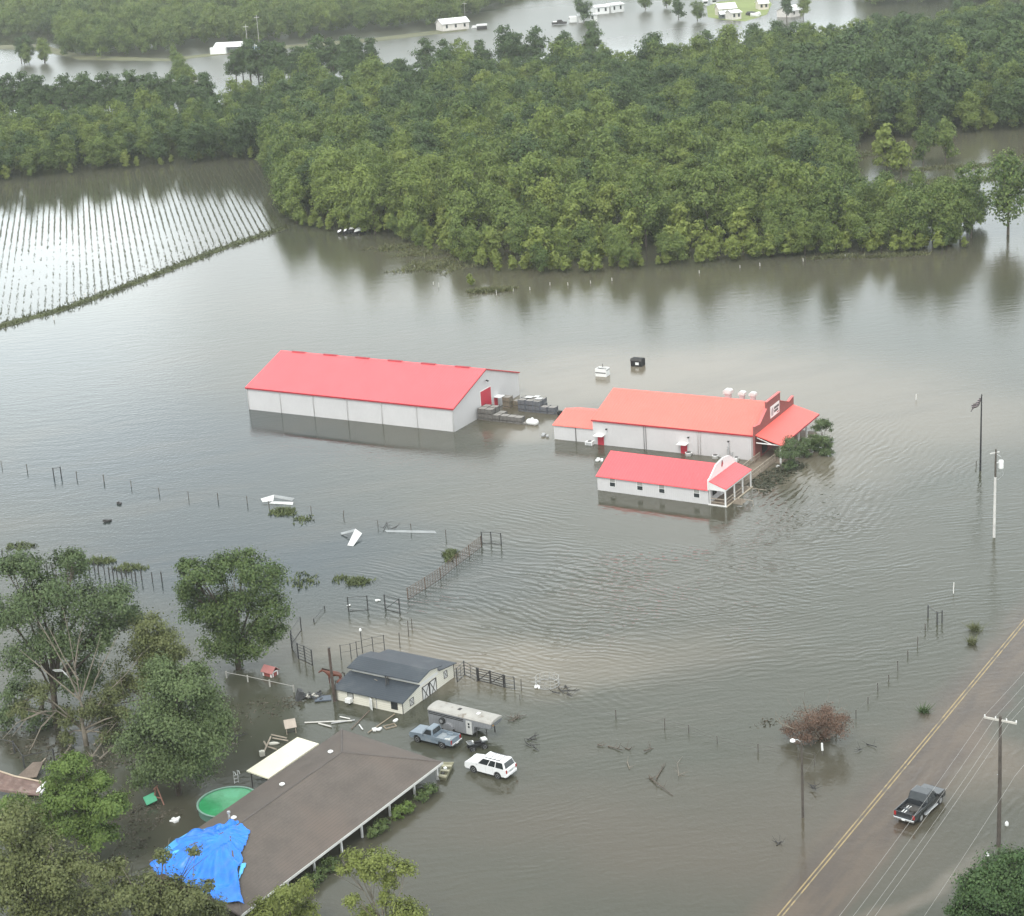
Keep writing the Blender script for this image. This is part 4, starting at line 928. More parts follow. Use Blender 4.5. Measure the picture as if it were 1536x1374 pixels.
big_tree('yellow_green_tree', 'yellow green sparse tree below the blue tarpaulin at the bottom edge', (235, 1470),
         [(190, 1345, 1.3), (238, 1335, 1.4), (282, 1350, 1.2), (220, 1372, 1.5), (312, 1368, 1.2), (262, 1385, 1.5), (178, 1302, .7), (246, 1283, .55), (292, 1275, .45), (310, 1330, .5), (155, 1310, .8)], 4600, .15, olive_m, trunk_r=.2,
         dead=[[(230, 1440), (225, 1380), (205, 1340), (182, 1300)], [(232, 1430), (255, 1380), (248, 1300), (246, 1280)], [(240, 1430), (285, 1380), (292, 1280)]], dead_r=.07)
big_tree('corner_shrub_tree', 'small lime green tree at the near front corner of the house', (435, 1410), [(432, 1343, .9), (455, 1332, .7), (402, 1366, 1.0), (462, 1366, .8), (440, 1375, .9), (425, 1360, .7)], 2100, .13, lime_m, trunk_r=.14)
big_tree('airy_tree', 'airy lime green tree at the bottom edge right of the house', (585, 1440),
         [(530, 1290, .85), (568, 1294, 1.05), (605, 1304, .8), (550, 1310, .8), (600, 1368, 1.1), (622, 1372, .9), (528, 1352, .6), (550, 1372, .8), (515, 1305, .5), (585, 1318, .7), (575, 1345, .6)], 2600, .13, lime_m, pale_bark_m, trunk_r=.12, spread=.6, inner=.3,
         dead=[[(585, 1420), (578, 1360), (560, 1310)], [(582, 1400), (600, 1340), (608, 1310)]], dead_r=.05)
big_tree('dense_bush_tree', 'dense dark green tree cut off by the bottom right corner', (1512, 1430),
         [(1470, 1332, 1.3), (1508, 1314, 1.6), (1540, 1305, 1.6), (1452, 1360, 1.2), (1500, 1365, 2.0), (1545, 1355, 1.8), (1460, 1385, 1.4), (1485, 1345, 1.2), (1515, 1390, 1.8), (1446, 1338, .5), (1466, 1312, .55), (1492, 1302, .5), (1512, 1290, .5), (1432, 1368, .5), (1528, 1286, .5)], 8500, .14, leaf_mat('deep_green', (.048, .098, .034), (.085, .142, .046), (.13, .19, .07), .05, .2), trunk_r=.2)
for i, (px, py, lb) in enumerate([(640, 1190, 'clipped hedge bush at the far right end of the house porch'), (605, 1216, 'rounded hedge bush, second from the right along the house porch'), (568, 1244, 'spreading hedge bush in the middle of the house porch front'),
                                 (492, 1302, 'dark hedge bush under the eave, fourth from the right'), (466, 1326, 'low hedge bush at the near left end of the porch row')]):
    B = P(px, py + 6); o = thing('hedge_bush', lb, 'bush', (B.x, B.y, 0), hang, 'bushes along the house porch')
    ce = [(-.85, 0, .45), (-.2, .1, .55), (.5, -.05, .5), (1.0, .05, .4)]; v, f = leaf_cloud(ce, [.6, .72, .7, .5], 1300, .085, .3, nclump=14, inner=.75); v[:, 2] = np.maximum(v[:, 2], .02)
    np_mesh('foliage', v, f, mid_m if i != 1 else fern_m, o); MB().tube([(-.6, 0, -.6), (-.4, 0, .5)], .05, 5).tube([(.5, 0, -.6), (.4, 0, .5)], .05, 5).build('stem', bark_m, o)
brown_m = leaf_mat('dead_leaves', (.135, .080, .060), (.19, .120, .085), (.26, .175, .125), .3, .15)
big_tree('fallen_tree_top', 'brown dead uprooted tree top lying in the water beside the post fence', (1222, 1112),
         [(1215, 1078, 1.1), (1245, 1076, 1.1), (1195, 1090, 1.0), (1225, 1098, 1.2), (1255, 1094, 1.0), (1184, 1094, .7), (1264, 1076, .6), (1240, 1064, .6), (1205, 1104, .9), (1240, 1106, .9), (1230, 1082, 1.0)], 3000, .085, brown_m, trunk_r=0, spread=1.4, inner=.3,
         dead=[[(1230, 1105), (1215, 1085), (1208, 1062), (1205, 1052)], [(1232, 1100), (1245, 1080), (1262, 1062)], [(1228, 1108), (1195, 1095), (1170, 1085), (1162, 1078)], [(1205, 1106), (1228, 1098), (1250, 1085)], [(1225, 1105), (1205, 1085), (1200, 1070)], [(1240, 1108), (1255, 1098), (1272, 1088)], [(1222, 1100), (1232, 1075), (1238, 1055)], [(1195, 1112), (1215, 1104), (1236, 1098)]], dead_r=.09)
for px, py, lobes, lb in [(1234, 672, [(1232, 634, .85), (1242, 640, .7), (1225, 642, .6)], 'tall dark potted tree at the far right corner of the store porch'),
                          (1240, 684, [(1240, 662, .8), (1232, 660, .6)], 'round dark shrub right of the tall potted tree by the porch'),
                          (1222, 678, [(1222, 658, .75), (1215, 664, .5)], 'dark shrub below the tall potted tree by the porch'),
                          (1206, 686, [(1206, 664, .85), (1200, 672, .7)], 'dark shrub before the middle porch posts of the store'),
                          (1184, 704, [(1183, 666, 1.1), (1178, 678, 1.1), (1190, 684, 1.0)], 'largest dark green shrub against the near end of the store porch')]:
    big_tree('porch_shrub', lb, (px, py), [(a_, b_, r_ * .85) for a_, b_, r_ in lobes] + [(px + dx_, py - dz_, .5) for dx_, dz_ in ((-5, 6), (4, 5), (0, 12))], 900, .12, dusk_m, trunk_r=.08, cat='shrub', spread=.3, group='dark shrubs along the store porch')
reflect_pts = []
for _ in range(420):
    a, b = random.random(), random.random(); p = P(1122, 722).lerp(P(1190, 690), a).lerp(P(1145, 742).lerp(P(1210, 700), a), b); reflect_pts.append((p.x, p.y, 0))
blades('porch_reflection_planting', reflect_pts, .04, .2, .2, leaf_mat('porch_reflection_leaves', (.05, .056, .036), (.07, .075, .045), (.09, .09, .06), .3, .1), lean=1.2)  # dark drowned plants, added mostly to stand in for the porch reflection
# grass poking out of the flood
def floaters(name, px, py, rx, ry, n, m, hmin=.08, hmax=.3, wid=.12):
    c_ = P(px, py); pp = []
    for _ in range(n):
        a = random.uniform(0, 6.28); r_ = math.sqrt(random.random()) * (.6 + .5 * mnoise.noise(Vector((math.cos(a) * 2, math.sin(a) * 2, px)))); pp.append((c_.x + math.cos(a) * rx * r_, c_.y + math.sin(a) * ry * r_, 0))
    blades(name, pp, hmin, hmax, wid, m, lean=.8)
weed_m = leaf_mat('water_weed', (.085, .110, .042), (.12, .15, .055), (.16, .18, .08), .1, .15)
for px, py, rx, ry, n in ((424, 768, 2.6, 2.4, 240), (455, 780, 1.8, 2.5, 60), (537, 873, 2.6, 2.0, 260), (512, 868, 1.6, 1.5, 60), (455, 872, 2.6, 3.5, 90), (675, 833, 1.5, 3.2, 200), (150, 842, 3.0, 2.0, 200), (195, 853, 3.2, 2.0, 220), (30, 820, 3, 2, 120)): floaters('floating_weed', px, py, rx, ry, int(n * .55), weed_m, .1, .5)
lit_m = leaf_mat('drift_litter', (.09, .078, .058), (.14, .125, .09), (.17, .15, .12), .2, .1)
for px, py, rx, ry, n in ((60, 1125, 5, 5, 260), (15, 1105, 4, 4, 160), (345, 1100, 4, 4, 150), (150, 1140, 5, 4, 200), (215, 1225, 5, 4, 240), (190, 1270, 4, 5, 160), (445, 1052, 2.5, 2, 80), (395, 1060, 5, 5, 120), (1150, 1085, 2, 1.5, 40)): floaters('floating_litter', px, py, rx, ry, int(n * .4), lit_m, .03, .15, .16)
reed_m = leaf_mat('marsh_reed', (.10, .115, .05), (.15, .155, .065), (.19, .19, .09), .1, .2)
for px, py, rx, ry, n in ((1450, 250, 30, 5, 500), (1480, 268, 26, 6, 400), (1300, 232, 8, 6, 160), (735, 436, 7, 2.5, 500), (655, 400, 12, 10, 420), (600, 372, 10, 6, 260), (640, 380, 10, 6, 260), (1255, 386, 9, 1.5, 160), (1340, 384, 12, 2, 200)): floaters('marsh_grass', px, py, rx, ry, n, reed_m, .2, .8, .14)
for px, py, n in ((1463, 945, 60), (1458, 966, 50), (1386, 1068, 40)): floaters('reed_tuft', px, py, .5, .6, n, reed_m if n > 45 else dark_m, .3, .9, .05)
lawn_m = mat('far_lawn', (.20, .24, .075), .9, .2, .05)
lw = [P(1062, 26), P(1085, 30), P(1118, 32), P(1150, 22), P(1158, 6), P(1150, -4), P(1080, 2), P(1060, 10)]
for p in lw: p.z = .03
struct(MB().add(lw, [tuple(range(8))]).build('lawn', lawn_m))
bk = [P(0, 68), P(60, 66), P(120, 82), P(250, 88), P(380, 72), P(560, 57), P(700, 40), P(700, 46), P(560, 63), P(380, 77), P(250, 92), P(120, 90), P(60, 76), P(0, 74)]
for p in bk: p.z = .025
struct(MB().add(bk, [(i, i+1, 12-i, 13-i) for i in range(6)]).build('river_bank', mat('river_bank_grass', (.13, .13, .07), .9, .3, .05)))

# ================================================================ FENCES
wire_m = mat('fence_wire', (.12, .11, .10), .6, .2); post_m = mat('weathered_post', (.11, .10, .085), .85, .3, 2); pale_post = mat('white_post', (.72, .70, .66), .7, .1); rail_m = mat('dark_pipe_rail', (.055, .055, .055), .6, .2)
def post_fence(name, label, posts, h, r_, pm, wires=(.9, .55), wr=.012, wood=.0, cat='fence'):
    B = P(*posts[0][:2]); o = thing(name, label, cat, (B.x, B.y, 0)); pp = []
    for q in posts:
        p = P(q[0], q[1]) - Vector((B.x, B.y, 0)); hh = (q[2] if len(q) > 2 else h) * random.uniform(.9, 1.08); rr = r_ * random.uniform(.8, 1.25)
        lx, ly = random.gauss(0, .04), random.gauss(0, .04)
        MB().tube([(p.x, p.y, -.9), (p.x + lx * .4, p.y + ly * .4, hh * .5), (p.x + lx, p.y + ly, hh)], rr, 6).build('post', q[3] if len(q) > 3 else pm, o); pp.append((p, hh))
    if wires:
        for k_ in wires:
            mb = MB()
            for (a, ha), (b, hb) in zip(pp, pp[1:]):
                mb.tube([(a.x, a.y, ha * k_), ((a.x + b.x) / 2, (a.y + b.y) / 2, (ha + hb) / 2 * k_ - .05), (b.x, b.y, hb * k_)], wr, 4)
            mb.build('wire', wire_m, o)
    return o
post_fence('wire_fence', 'thin row of low pasture posts crossing the water left of the metal sheets', [(3, 700), (41, 706), (115, 717), (156, 722), (197, 730), (239, 741), (283, 747), (327, 750), (371, 755), (404, 763), (467, 770), (515, 776), (567, 790), (617, 796), (669, 806)], 1.0, .06, post_m, (.85,), .010)
post_fence('picket_fence', 'row of closely set dark posts behind the ragged left tree', [(4, 838), (12, 836), (19, 843), (27, 840), (33, 846), (38, 843), (46, 852), (58, 851), (72, 862), (80, 862), (92, 862), (100, 862), (110, 862), (127, 857), (134, 858), (142, 856), (148, 861), (157, 861), (164, 865), (170, 864), (176, 866), (183, 868), (190, 869), (198, 868), (204, 872), (213, 870), (229, 873), (243, 873)], 1.25, .07, mat('tarred_post', (.05, .048, .045), .85, .3, 2), (.8, .4), .010)
post_fence('wood_edge_fence', 'line of small pale posts standing in the water before the wood', [(622, 402), (650, 427), (658, 431, 1.0), (745, 443, 1.0), (770, 437), (795, 435), (825, 428), (852, 428), (886, 425), (918, 421), (1049, 410), (1110, 402), (1140, 399), (1205, 392), (1268, 386)], .6, .075, mat('pale_grey_post', (.48, .46, .42), .7, .1), None)
post_fence('berm_posts', 'few short white posts along the grassy berm of the flooded field', [(81, 480, .8), (111, 452, .9), (128, 446, .9), (144, 440, .9), (340, 369, .5)], .8, .10, pale_post, None)
post_fence('roadside_fence', 'line of thin dark posts running from the brown fallen tree towards the road bend', [(1205, 1175, .9), (1254, 1098, 1.3), (1284, 1078, 1.0), (1302, 1056, .8), (1317, 1037, 1.0), (1333, 1022, .7), (1347, 1006, 1.1), (1362, 985, .7), (1376, 970, 1.2), (1388, 946, .8), (1405, 932, 1.2), (1430, 890, 1.2, pale_post)], 1.0, .055, post_m, (.8,), .008)
post_fence('sunken_fence', 'sagging wire fence with three thin posts half sunk before the brown fallen tree', [(780, 1050, .6), (924, 1078, 1.1), (997, 1094, 1.2), (1033, 1099, .8), (1076, 1115, .8), (1137, 1128, .9), (1222, 1148, 1.4), (1197, 1140, 1.2)], 1.0, .045, post_m, (.85, .45), .010)
def frame_gate(name, label, px, h, bars, m, r_=.045, cat='gate', diag=0, posts=True, vert=0, z0=.05):
    """tubular panels through points px on the water"""
    B = P(*px[0]); o = thing(name, label, cat, (B.x, B.y, 0)); pp = [P(*q) - Vector((B.x, B.y, 0)) for q in px]; f = MB()
    for a, b in zip(pp, pp[1:]):
        for i in range(bars):
            z = z0 + (h - z0) * i / max(1, bars - 1); f.tube([(a.x, a.y, z), (b.x, b.y, z)], r_ * .6, 5)
        for k_ in range(1, vert + 1):
            c_ = a.lerp(b, k_ / (vert + 1)); f.tube([(c_.x, c_.y, z0), (c_.x, c_.y, h)], r_ * .5, 4)
        if diag: f.tube([(a.x, a.y, z0), (b.x, b.y, h)], r_ * .6, 5)
        if diag > 1: f.tube([(b.x, b.y, z0), (a.x, a.y, h)], r_ * .6, 5)
    f.build('rails', m, o)
    if posts:
        for p in pp: MB().tube([(p.x, p.y, -.9), (p.x, p.y, h + .08)], r_ * 1.4, 6).build('post', m, o)
    return o
frame_gate('pasture_gate', 'small dark H shaped frame in the low pasture fence at far left', [(81, 716), (92, 714)], 1.35, 1, rail_m, .06, z0=1.3)
frame_gate('cattle_pen_fence', 'long rusty mesh pen fence slanting up to the corral gate', [(612, 899), (638, 883), (661, 868), (685, 848), (704, 834), (722, 820)], 1.35, 6, mat('rusty_mesh', (.13, .085, .06), .8, .3), .045, 'fence', vert=5)
frame_gate('corral_gate', 'square dark double gate at the far end of the pen fence', [(723, 815), (737, 815), (752, 817)], 1.45, 2, rail_m, .06, diag=0)
frame_gate('open_gate', 'dark gate with a bent diagonal brace at the near end of the pen fence', [(578, 914), (600, 920)], 1.75, 2, rail_m, .06, diag=1)
frame_gate('sorting_gate', 'empty square dark frame standing in the water left of the braced gate', [(523, 917), (552, 915)], 1.7, 2, rail_m, .055)
frame_gate('broken_gate', 'broken V shaped rail and post left of the empty square frame', [(471, 933), (487, 914)], .35, 1, rail_m, .05, z0=.3)
frame_gate('curved_corral', 'curved dark panel fence of several bars near the lone oak', [(438, 972), (448, 988), (458, 992), (469, 998)], 1.75, 6, rail_m, .055, 'fence')
frame_gate('corral_gate', 'upright dark frame at the bend of the curved panel fence', [(438, 965), (452, 945)], 1.5, 2, rail_m, .05)
frame_gate('pipe_rail_fence', 'pale long pipe rail running from the lone oak to the junk heap', [(340, 1017), (372, 1023), (405, 1030), (441, 1038)], .7, 1, mat('pale_pipe', (.38, .37, .34), .6), .06, 'fence', z0=.65)
frame_gate('side_yard_fence', 'barn yard fence right of the stable with thin mesh panels', [(686, 1023), (697, 1012), (716, 1022)], 1.5, 5, rail_m, .05, 'fence', vert=1)
frame_gate('panel_gate', 'heavy dark many barred gate in the yard fence right of the stable', [(718, 1021), (736, 1025), (756, 1031)], 1.35, 6, dark_m2, .075, diag=1)
frame_gate('end_panel', 'light last panel of the yard fence right of the heavy gate', [(758, 1031), (772, 1034)], 1.3, 4, rail_m, .045, 'fence')
frame_gate('back_pen', 'thin wire pen behind the stable roof', [(512, 990), (527, 988), (536, 985), (560, 978), (577, 975)], 1.7, 2, rail_m, .035, 'fence', z0=.9)
frame_gate('road_gate', 'dark frame at the upper end of the roadside fence', [(1392, 926), (1406, 937), (1413, 934)], 1.35, 1, rail_m, .05, z0=1.3)
frame_gate('yard_rail', 'dark rail fence behind the collapsed brown roof at left edge', [(-12, 1122), (22, 1130), (37, 1152), (82, 1142)], 1.3, 1, rail_m, .06, 'fence', z0=1.25)
for a, b, lb in (((613, 955), 1.9, 'lone thin post behind the stable'), ((618, 944), 1.3, 'short leaning post next to the lone thin post'), ((600, 972), 1.8, 'thin post just behind the stable roof'), ((782, 1036), 1.3, 'thin post left of the round bale ring'), ((1464, 700), .8, 'short dark post at the foot of the flagpole'), ((1374, 600), .9, 'tiny white marker post far right of the store')):
    B = P(*a); o = tag(MB().tube([(0, 0, -.9), (.03, 0, b)], .06, 6).build('fence_post', pale_post if 'white' in lb else post_m), lb, 'post'); o.location = (B.x, B.y, 0)

# ================================================================ POLES, WIRES, FLAG
pole_m = mat('pole_wood', (.085, .072, .06), .85, .3, 1.5); pale_pole = mat('pale_pole_wood', (.58, .56, .53), .85, .2, 1.0)
B = P(1498, 1267); rdir = Vector((math.cos(rang), math.sin(rang), 0)); rnor = Vector((-rdir.y, rdir.x, 0))
PHT = 11.9
def line_pole(p, label, arm=1.35, near=True):
    o = thing('utility_pole', label, 'utility pole', (p.x, p.y, 0), rang)
    MB().tube([(0, 0, -.9), (-.1, .0, PHT * .5), (-.16, .06, PHT)], [.19, .16, .12], 10).build('shaft', pole_m, o)
    MB().bx(-.22, -.10, -arm + .06, arm + .06, PHT - .45, PHT - .3).build('crossarm', mat('arm_wood', (.52, .49, .44), .8), o)
    for y in (-arm + .1, -.45, .45, arm): MB().lathe([(.05, 0), (.07, .05), (.04, .1), (.06, .14), (.02, .2)], 8, (-.16, y, PHT - .3)).build('insulator', steel_white, o)
    MB().tube([(-.1, .05, PHT * .55), (-.1, .25, PHT * .55)], .03, 5).build('bracket', silver, o)
    return o
pa = line_pole(B, 'tall dark utility pole with a white crossarm right of the black pickup')
for i, (y, z) in enumerate(((1.3, PHT - .12), (.45, PHT - .12), (-.35, PHT - .12), (-.62, PHT - .55), (-1.2, PHT * .56))):
    mb = MB(); ptl = []
    for k_ in range(-60, 61):
        s_ = k_ * 1.5; u = (s_ / 70.0) % 1.0; q = B + rdir * s_ + rnor * y; ptl.append((q.x - B.x, q.y - B.y, z - 1.3 * (4 * u * (1 - u)) + .0))
    mb.tube(ptl, .0105, 4)
    lbs = ('leftmost power line running above the black pickup', 'second power line from the left over the awash road', 'third power line from the left, close to the fourth', 'fourth power line, paired with the third above the verge', 'lowest power line at the right, fixed half way up the pole')
    o = tag(mb.build('power_line', mat('aluminium_cable', (.40, .385, .36), .5, .05)), lbs[i], 'power line', 'power lines along the road'); o.location = (B.x, B.y, 0)
B = P(1491, 806); o = thing('transformer_pole', 'grey utility pole with a white transformer standing in the right hand water', 'utility pole', (B.x, B.y, 0), R(20))
MB().tube([(0, 0, -.9), (0, 0, 7.6)], [.17, .14], 9).build('shaft', pale_pole, o); MB().tube([(0, 0, 7.601), (0, 0, 11.0)], [.13, .10], 9).build('upper_shaft', pole_m, o)
MB().lathe([(.28, 8.6), (.30, 8.7), (.30, 9.5), (.25, 9.6)], 12, (.62, -.2, 0)).build('transformer', steel_white, o); MB().tube([(.1, 0, 9.3), (.45, -.15, 9.4)], .05, 5).tube([(.6, -.2, 9.6), (.5, -.3, 10.1), (.1, 0, 10.4)], .03, 5).tube([(.7, -.2, 8.6), (1.0, -.2, 7.8), (.4, 0, 7.2), (.1, 0, 7.3)], .025, 5).build('cable', silver, o)
MB().bx(-.8, .5, -.05, .05, 10.55, 10.65).build('crossarm', pale_pole, o)
B = P(1470.5, 706); o = thing('flagpole', 'tall thin black flagpole at the upper right', 'flagpole', (B.x, B.y, 0)); MB().tube([(0, 0, -.9), (-.02, 0, 10.2)], [.14, .08], 8).build('shaft', black_m, o); MB().lathe([(.02, 10.2), (.12, 10.3), (.02, 10.45)], 8).build('finial', black_m, o)
fl = thing('flag', 'dark drooping flag with pale stripes at the flagpole top', 'flag', (B.x, B.y, 0))
mb = MB(); n = 10
for i in range(n + 1):
    u = i / n
    for j in range(7): v_ = j / 6; mb.v.append((-.1 - u * 1.25 + .1 * math.sin(v_ * 5), .18 * math.sin(u * 9 + v_ * 2), 10.0 - 1.1 * u - v_ * .95 * (1 - .25 * u)))
for i in range(n):
    for j in range(6): mb.f.append((i*7+j, i*7+j+1, (i+1)*7+j+1, (i+1)*7+j))
q = mb.build('flag_cloth', mat('flag_cloth', (.06, .055, .06), .8, .3, 2, lines=(2, .22, .35, (.36, .30, .30))), fl, smooth=True); q.modifiers.new('t', 'SOLIDIFY').thickness = .02
B = P(1204.5, 1226); o = thing('yard_light', 'tall thin pole with a white lamp on an arm near the fallen tree', 'street lamp', (B.x, B.y, 0))
MB().tube([(0, 0, -.9), (-.05, 0, 7.4)], [.12, .09], 8).build('shaft', pole_m, o); MB().tube([(-.05, 0, 7.2), (-.35, 0, 7.5), (-.7, 0, 7.5)], .03, 6).build('arm', silver, o); MB().lathe([(.10, 7.5), (.2, 7.42), (.24, 7.3), (.12, 7.2)], 12, (-.8, 0, .1)).build('lamp_head', steel_white, o)
B = P(544, 979); o = thing('yard_lamp', 'slim lamp post with a white top behind the stable', 'lamp post', (B.x, B.y, 0)); MB().tube([(0, 0, -.9), (-.03, 0, 2.5)], .05, 7).build('shaft', rail_m, o); MB().lathe([(.06, 2.5), (.15, 2.6), (.12, 2.78), (.03, 2.86)], 10, (-.03, 0, 0)).build('lamp_head', steel_white, o)
B = P(502, 1052); o = thing('stable_pole', 'thick brown pole at the left corner of the stable before the horse', 'pole', (B.x, B.y, 0)); MB().tube([(0, 0, -.9), (-.06, 0, 5.9)], [.17, .13], 9).build('shaft', mat('brown_pole', (.085, .062, .05), .85, .3, 2), o); MB().tube([(.25, .05, -.5), (.2, .05, 1.9)], .06, 6).build('brace_post', pole_m, o)
MB().bx(-.1, .1, -.1, .1, 5.901, 5.98).build('cap', rail_m, o)

# ================================================================ VEHICLES
tyre_m = mat('tyre', (.022, .022, .022), .85, .2, 4); rim_m = mat('alloy', (.55, .55, .55), .35, .1, 2, metal=.6)
def arc(cx, cz, r_, a0, a1, n=7): return [(cx + r_ * math.cos(R(a0 + (a1 - a0) * i / n)), cz + r_ * math.sin(R(a0 + (a1 - a0) * i / n))) for i in range(n + 1)]
def wheel(parent, x, y, r_, w_=.26, rm_=None):
    s_ = 1 if y > 0 else -1; y0, y1 = y - w_/2, y + w_/2
    wl = MB().lathe([(r_*.55, y0), (r_*.93, y0), (r_, y0+.05), (r_, y1-.05), (r_*.93, y1), (r_*.55, y1)], 20, (x, 0, r_), 'y').build('wheel', tyre_m, parent, smooth=False)
    f_ = y + s_ * (w_/2 + .004); MB().lathe([(r_*.60, f_ - .01), (r_*.56, f_), (r_*.2, f_ - s_*.03 if s_ > 0 else f_ + .03), (r_*.12, f_)], 12, (x, 0, r_), 'y').build('rim', rm_ or rim_m, wl); return wl
def side_body(profile, hw, m, parent, name='body', bevel=.05, taper=None):
    mb = MB().prism(profile, 'y', -hw, hw); return mb.build(name, m, parent, bevel=bevel)
def greenhouse(parent, x0, x1, tx0, tx1, z0, z1, hw, thw, m, name='cab'):
    v = [(x0, -hw, z0), (x1, -hw, z0), (x1, hw, z0), (x0, hw, z0), (tx0, -thw, z1), (tx1, -thw, z1), (tx1, thw, z1), (tx0, thw, z1)]
    return MB().add(v, [(0,3,2,1),(4,5,6,7),(0,1,5,4),(1,2,6,5),(2,3,7,6),(3,0,4,7)]).build(name, m, parent, bevel=.07), [Vector(a) for a in v]
def glass_on(parent, q, u0, u1, v0, v1, name='window', m=None, out=.02):
    a, b, c_, d_ = q      # bottom a-b, top d-c
    def pt(u, v): return (a.lerp(b, u)).lerp(d_.lerp(c_, u), v)
    k = [pt(u0, v0), pt(u1, v0), pt(u1, v1), pt(u0, v1)]; n_ = (k[1] - k[0]).cross(k[3] - k[0]).normalized()
    mid = (parent['mid'] if 'mid' in parent else 0)
    mb = MB(); o_ = [p + n_ * out for p in k] + [p - n_ * .02 for p in k]
    mb.add(o_, [(0,1,2,3),(7,6,5,4),(0,4,5,1),(1,5,6,2),(2,6,7,3),(3,7,4,0)]); return mb.build(name, m or glass_m, parent)
def vehicle_frame(front, rear, wbx_f, z=-.06):
    a, b = P(front[0], front[1], .33), P(rear[0], rear[1], .33); d_ = (a - b); d_.z = 0; h = math.atan2(d_.y, d_.x); d_.normalize(); left = Vector((-d_.y, d_.x, 0)); return a, b, h, d_, left

# -- white SUV (front wheels seen on its left side; nose to the upper left)
a, b, h, d_, lf = vehicle_frame((708.9, 1153.7), (747.2, 1164), 0); WB = 3.02; mid = (a + b) / 2 - lf * .88
suv = thing('white_suv', 'white large family car with roof rails, windows dark, parked in shallow water', 'car', (mid.x, mid.y, -.06), h)
wp_ = mat('white_car_paint', (.80, .80, .80), .25, .02, .5, coat=.6); r_ = .39; xf, xr = WB/2, -WB/2
prof = [(-2.58, .52), (-2.56, .42)] + [(xr - .47, .42)] + arc(xr, .40, .47, 178, 2) + [(xr + .47, .36), (xf - .47, .36)] + arc(xf, .40, .47, 178, 2) + [(xf + .47, .40), (2.50, .42), (2.60, .58), (2.58, .95), (2.42, 1.10), (1.55, 1.22), (1.28, 1.24), (-2.50, 1.24), (-2.60, 1.10)]
side_body(prof, .98, wp_, suv)
g_, v = greenhouse(suv, -2.50, 1.30, -2.18, .45, 1.22, 1.93, .95, .78, wp_)
LQ, RQ, FQ, BQ = [v[1], v[2], v[6], v[5]], None, None, None
left_q, right_q, front_q, back_q = [v[2], v[3], v[7], v[6]], [v[0], v[1], v[5], v[4]], [v[1], v[2], v[6], v[5]], [v[3], v[0], v[4], v[7]]
for q in (left_q, right_q):
    rev = q is right_q
    for u0, u1 in ((.10, .40), (.43, .65), (.68, .95)) if not rev else ((.05, .32), (.35, .57), (.60, .90)): glass_on(suv, q, u0, u1, .06, .88)
glass_on(suv, front_q, .07, .93, .1, .9, 'windscreen'); glass_on(suv, back_q, .07, .93, .12, .85, 'rear_window')
for s_ in (-1, 1):
    MB().bx(-1.75, .15, s_*.66 - .025, s_*.66 + .025, 1.96, 2.0).build('roof_rail', black_m, suv)
    for x in (xf, xr): wheel(suv, x, s_ * .86, r_)
    MB().bx(2.46, 2.6, s_*.78 - .16, s_*.78 + .16, .82, 1.0).build('headlight', mat('lamp_lens', (.7, .7, .72), .15), suv, bevel=.02)
    MB().bx(-2.625, -2.56, s_*.86 - .1, s_*.86 + .1, .85, 1.2).build('tail_light', mat('tail_red', (.32, .02, .02), .2), suv, bevel=.01)
    MB().obox((1.0, s_*1.06, 1.28), (.12, .2, .18)).build('mirror', wp_, suv, bevel=.03)
for x in (-1.55, -1.0, -.45): MB().bx(x - .035, x + .035, -.64, .64, 1.955, 1.985).build('roof_bar', grey_trim, suv)
MB().bx(-2.67, -2.56, -.93, .93, .45, .72).build('rear_bumper', wp_, suv, bevel=.05); MB().bx(-2.61, -2.595, -.28, .28, .82, .98).build('number_plate', grey_trim, suv); MB().bx(2.59, 2.63, -.5, .5, .62, .9).build('grille', black_m, suv)
for s_ in (-1, 1):
    MB().bx(-.05, -.035, s_*.978 - .006, s_*.978 + .006, .5, 1.2).build('door_seam', grey_trim, suv); MB().bx(-.98, -.965, s_*.978 - .006, s_*.978 + .006, .55, 1.2).build('door_seam', grey_trim, suv)

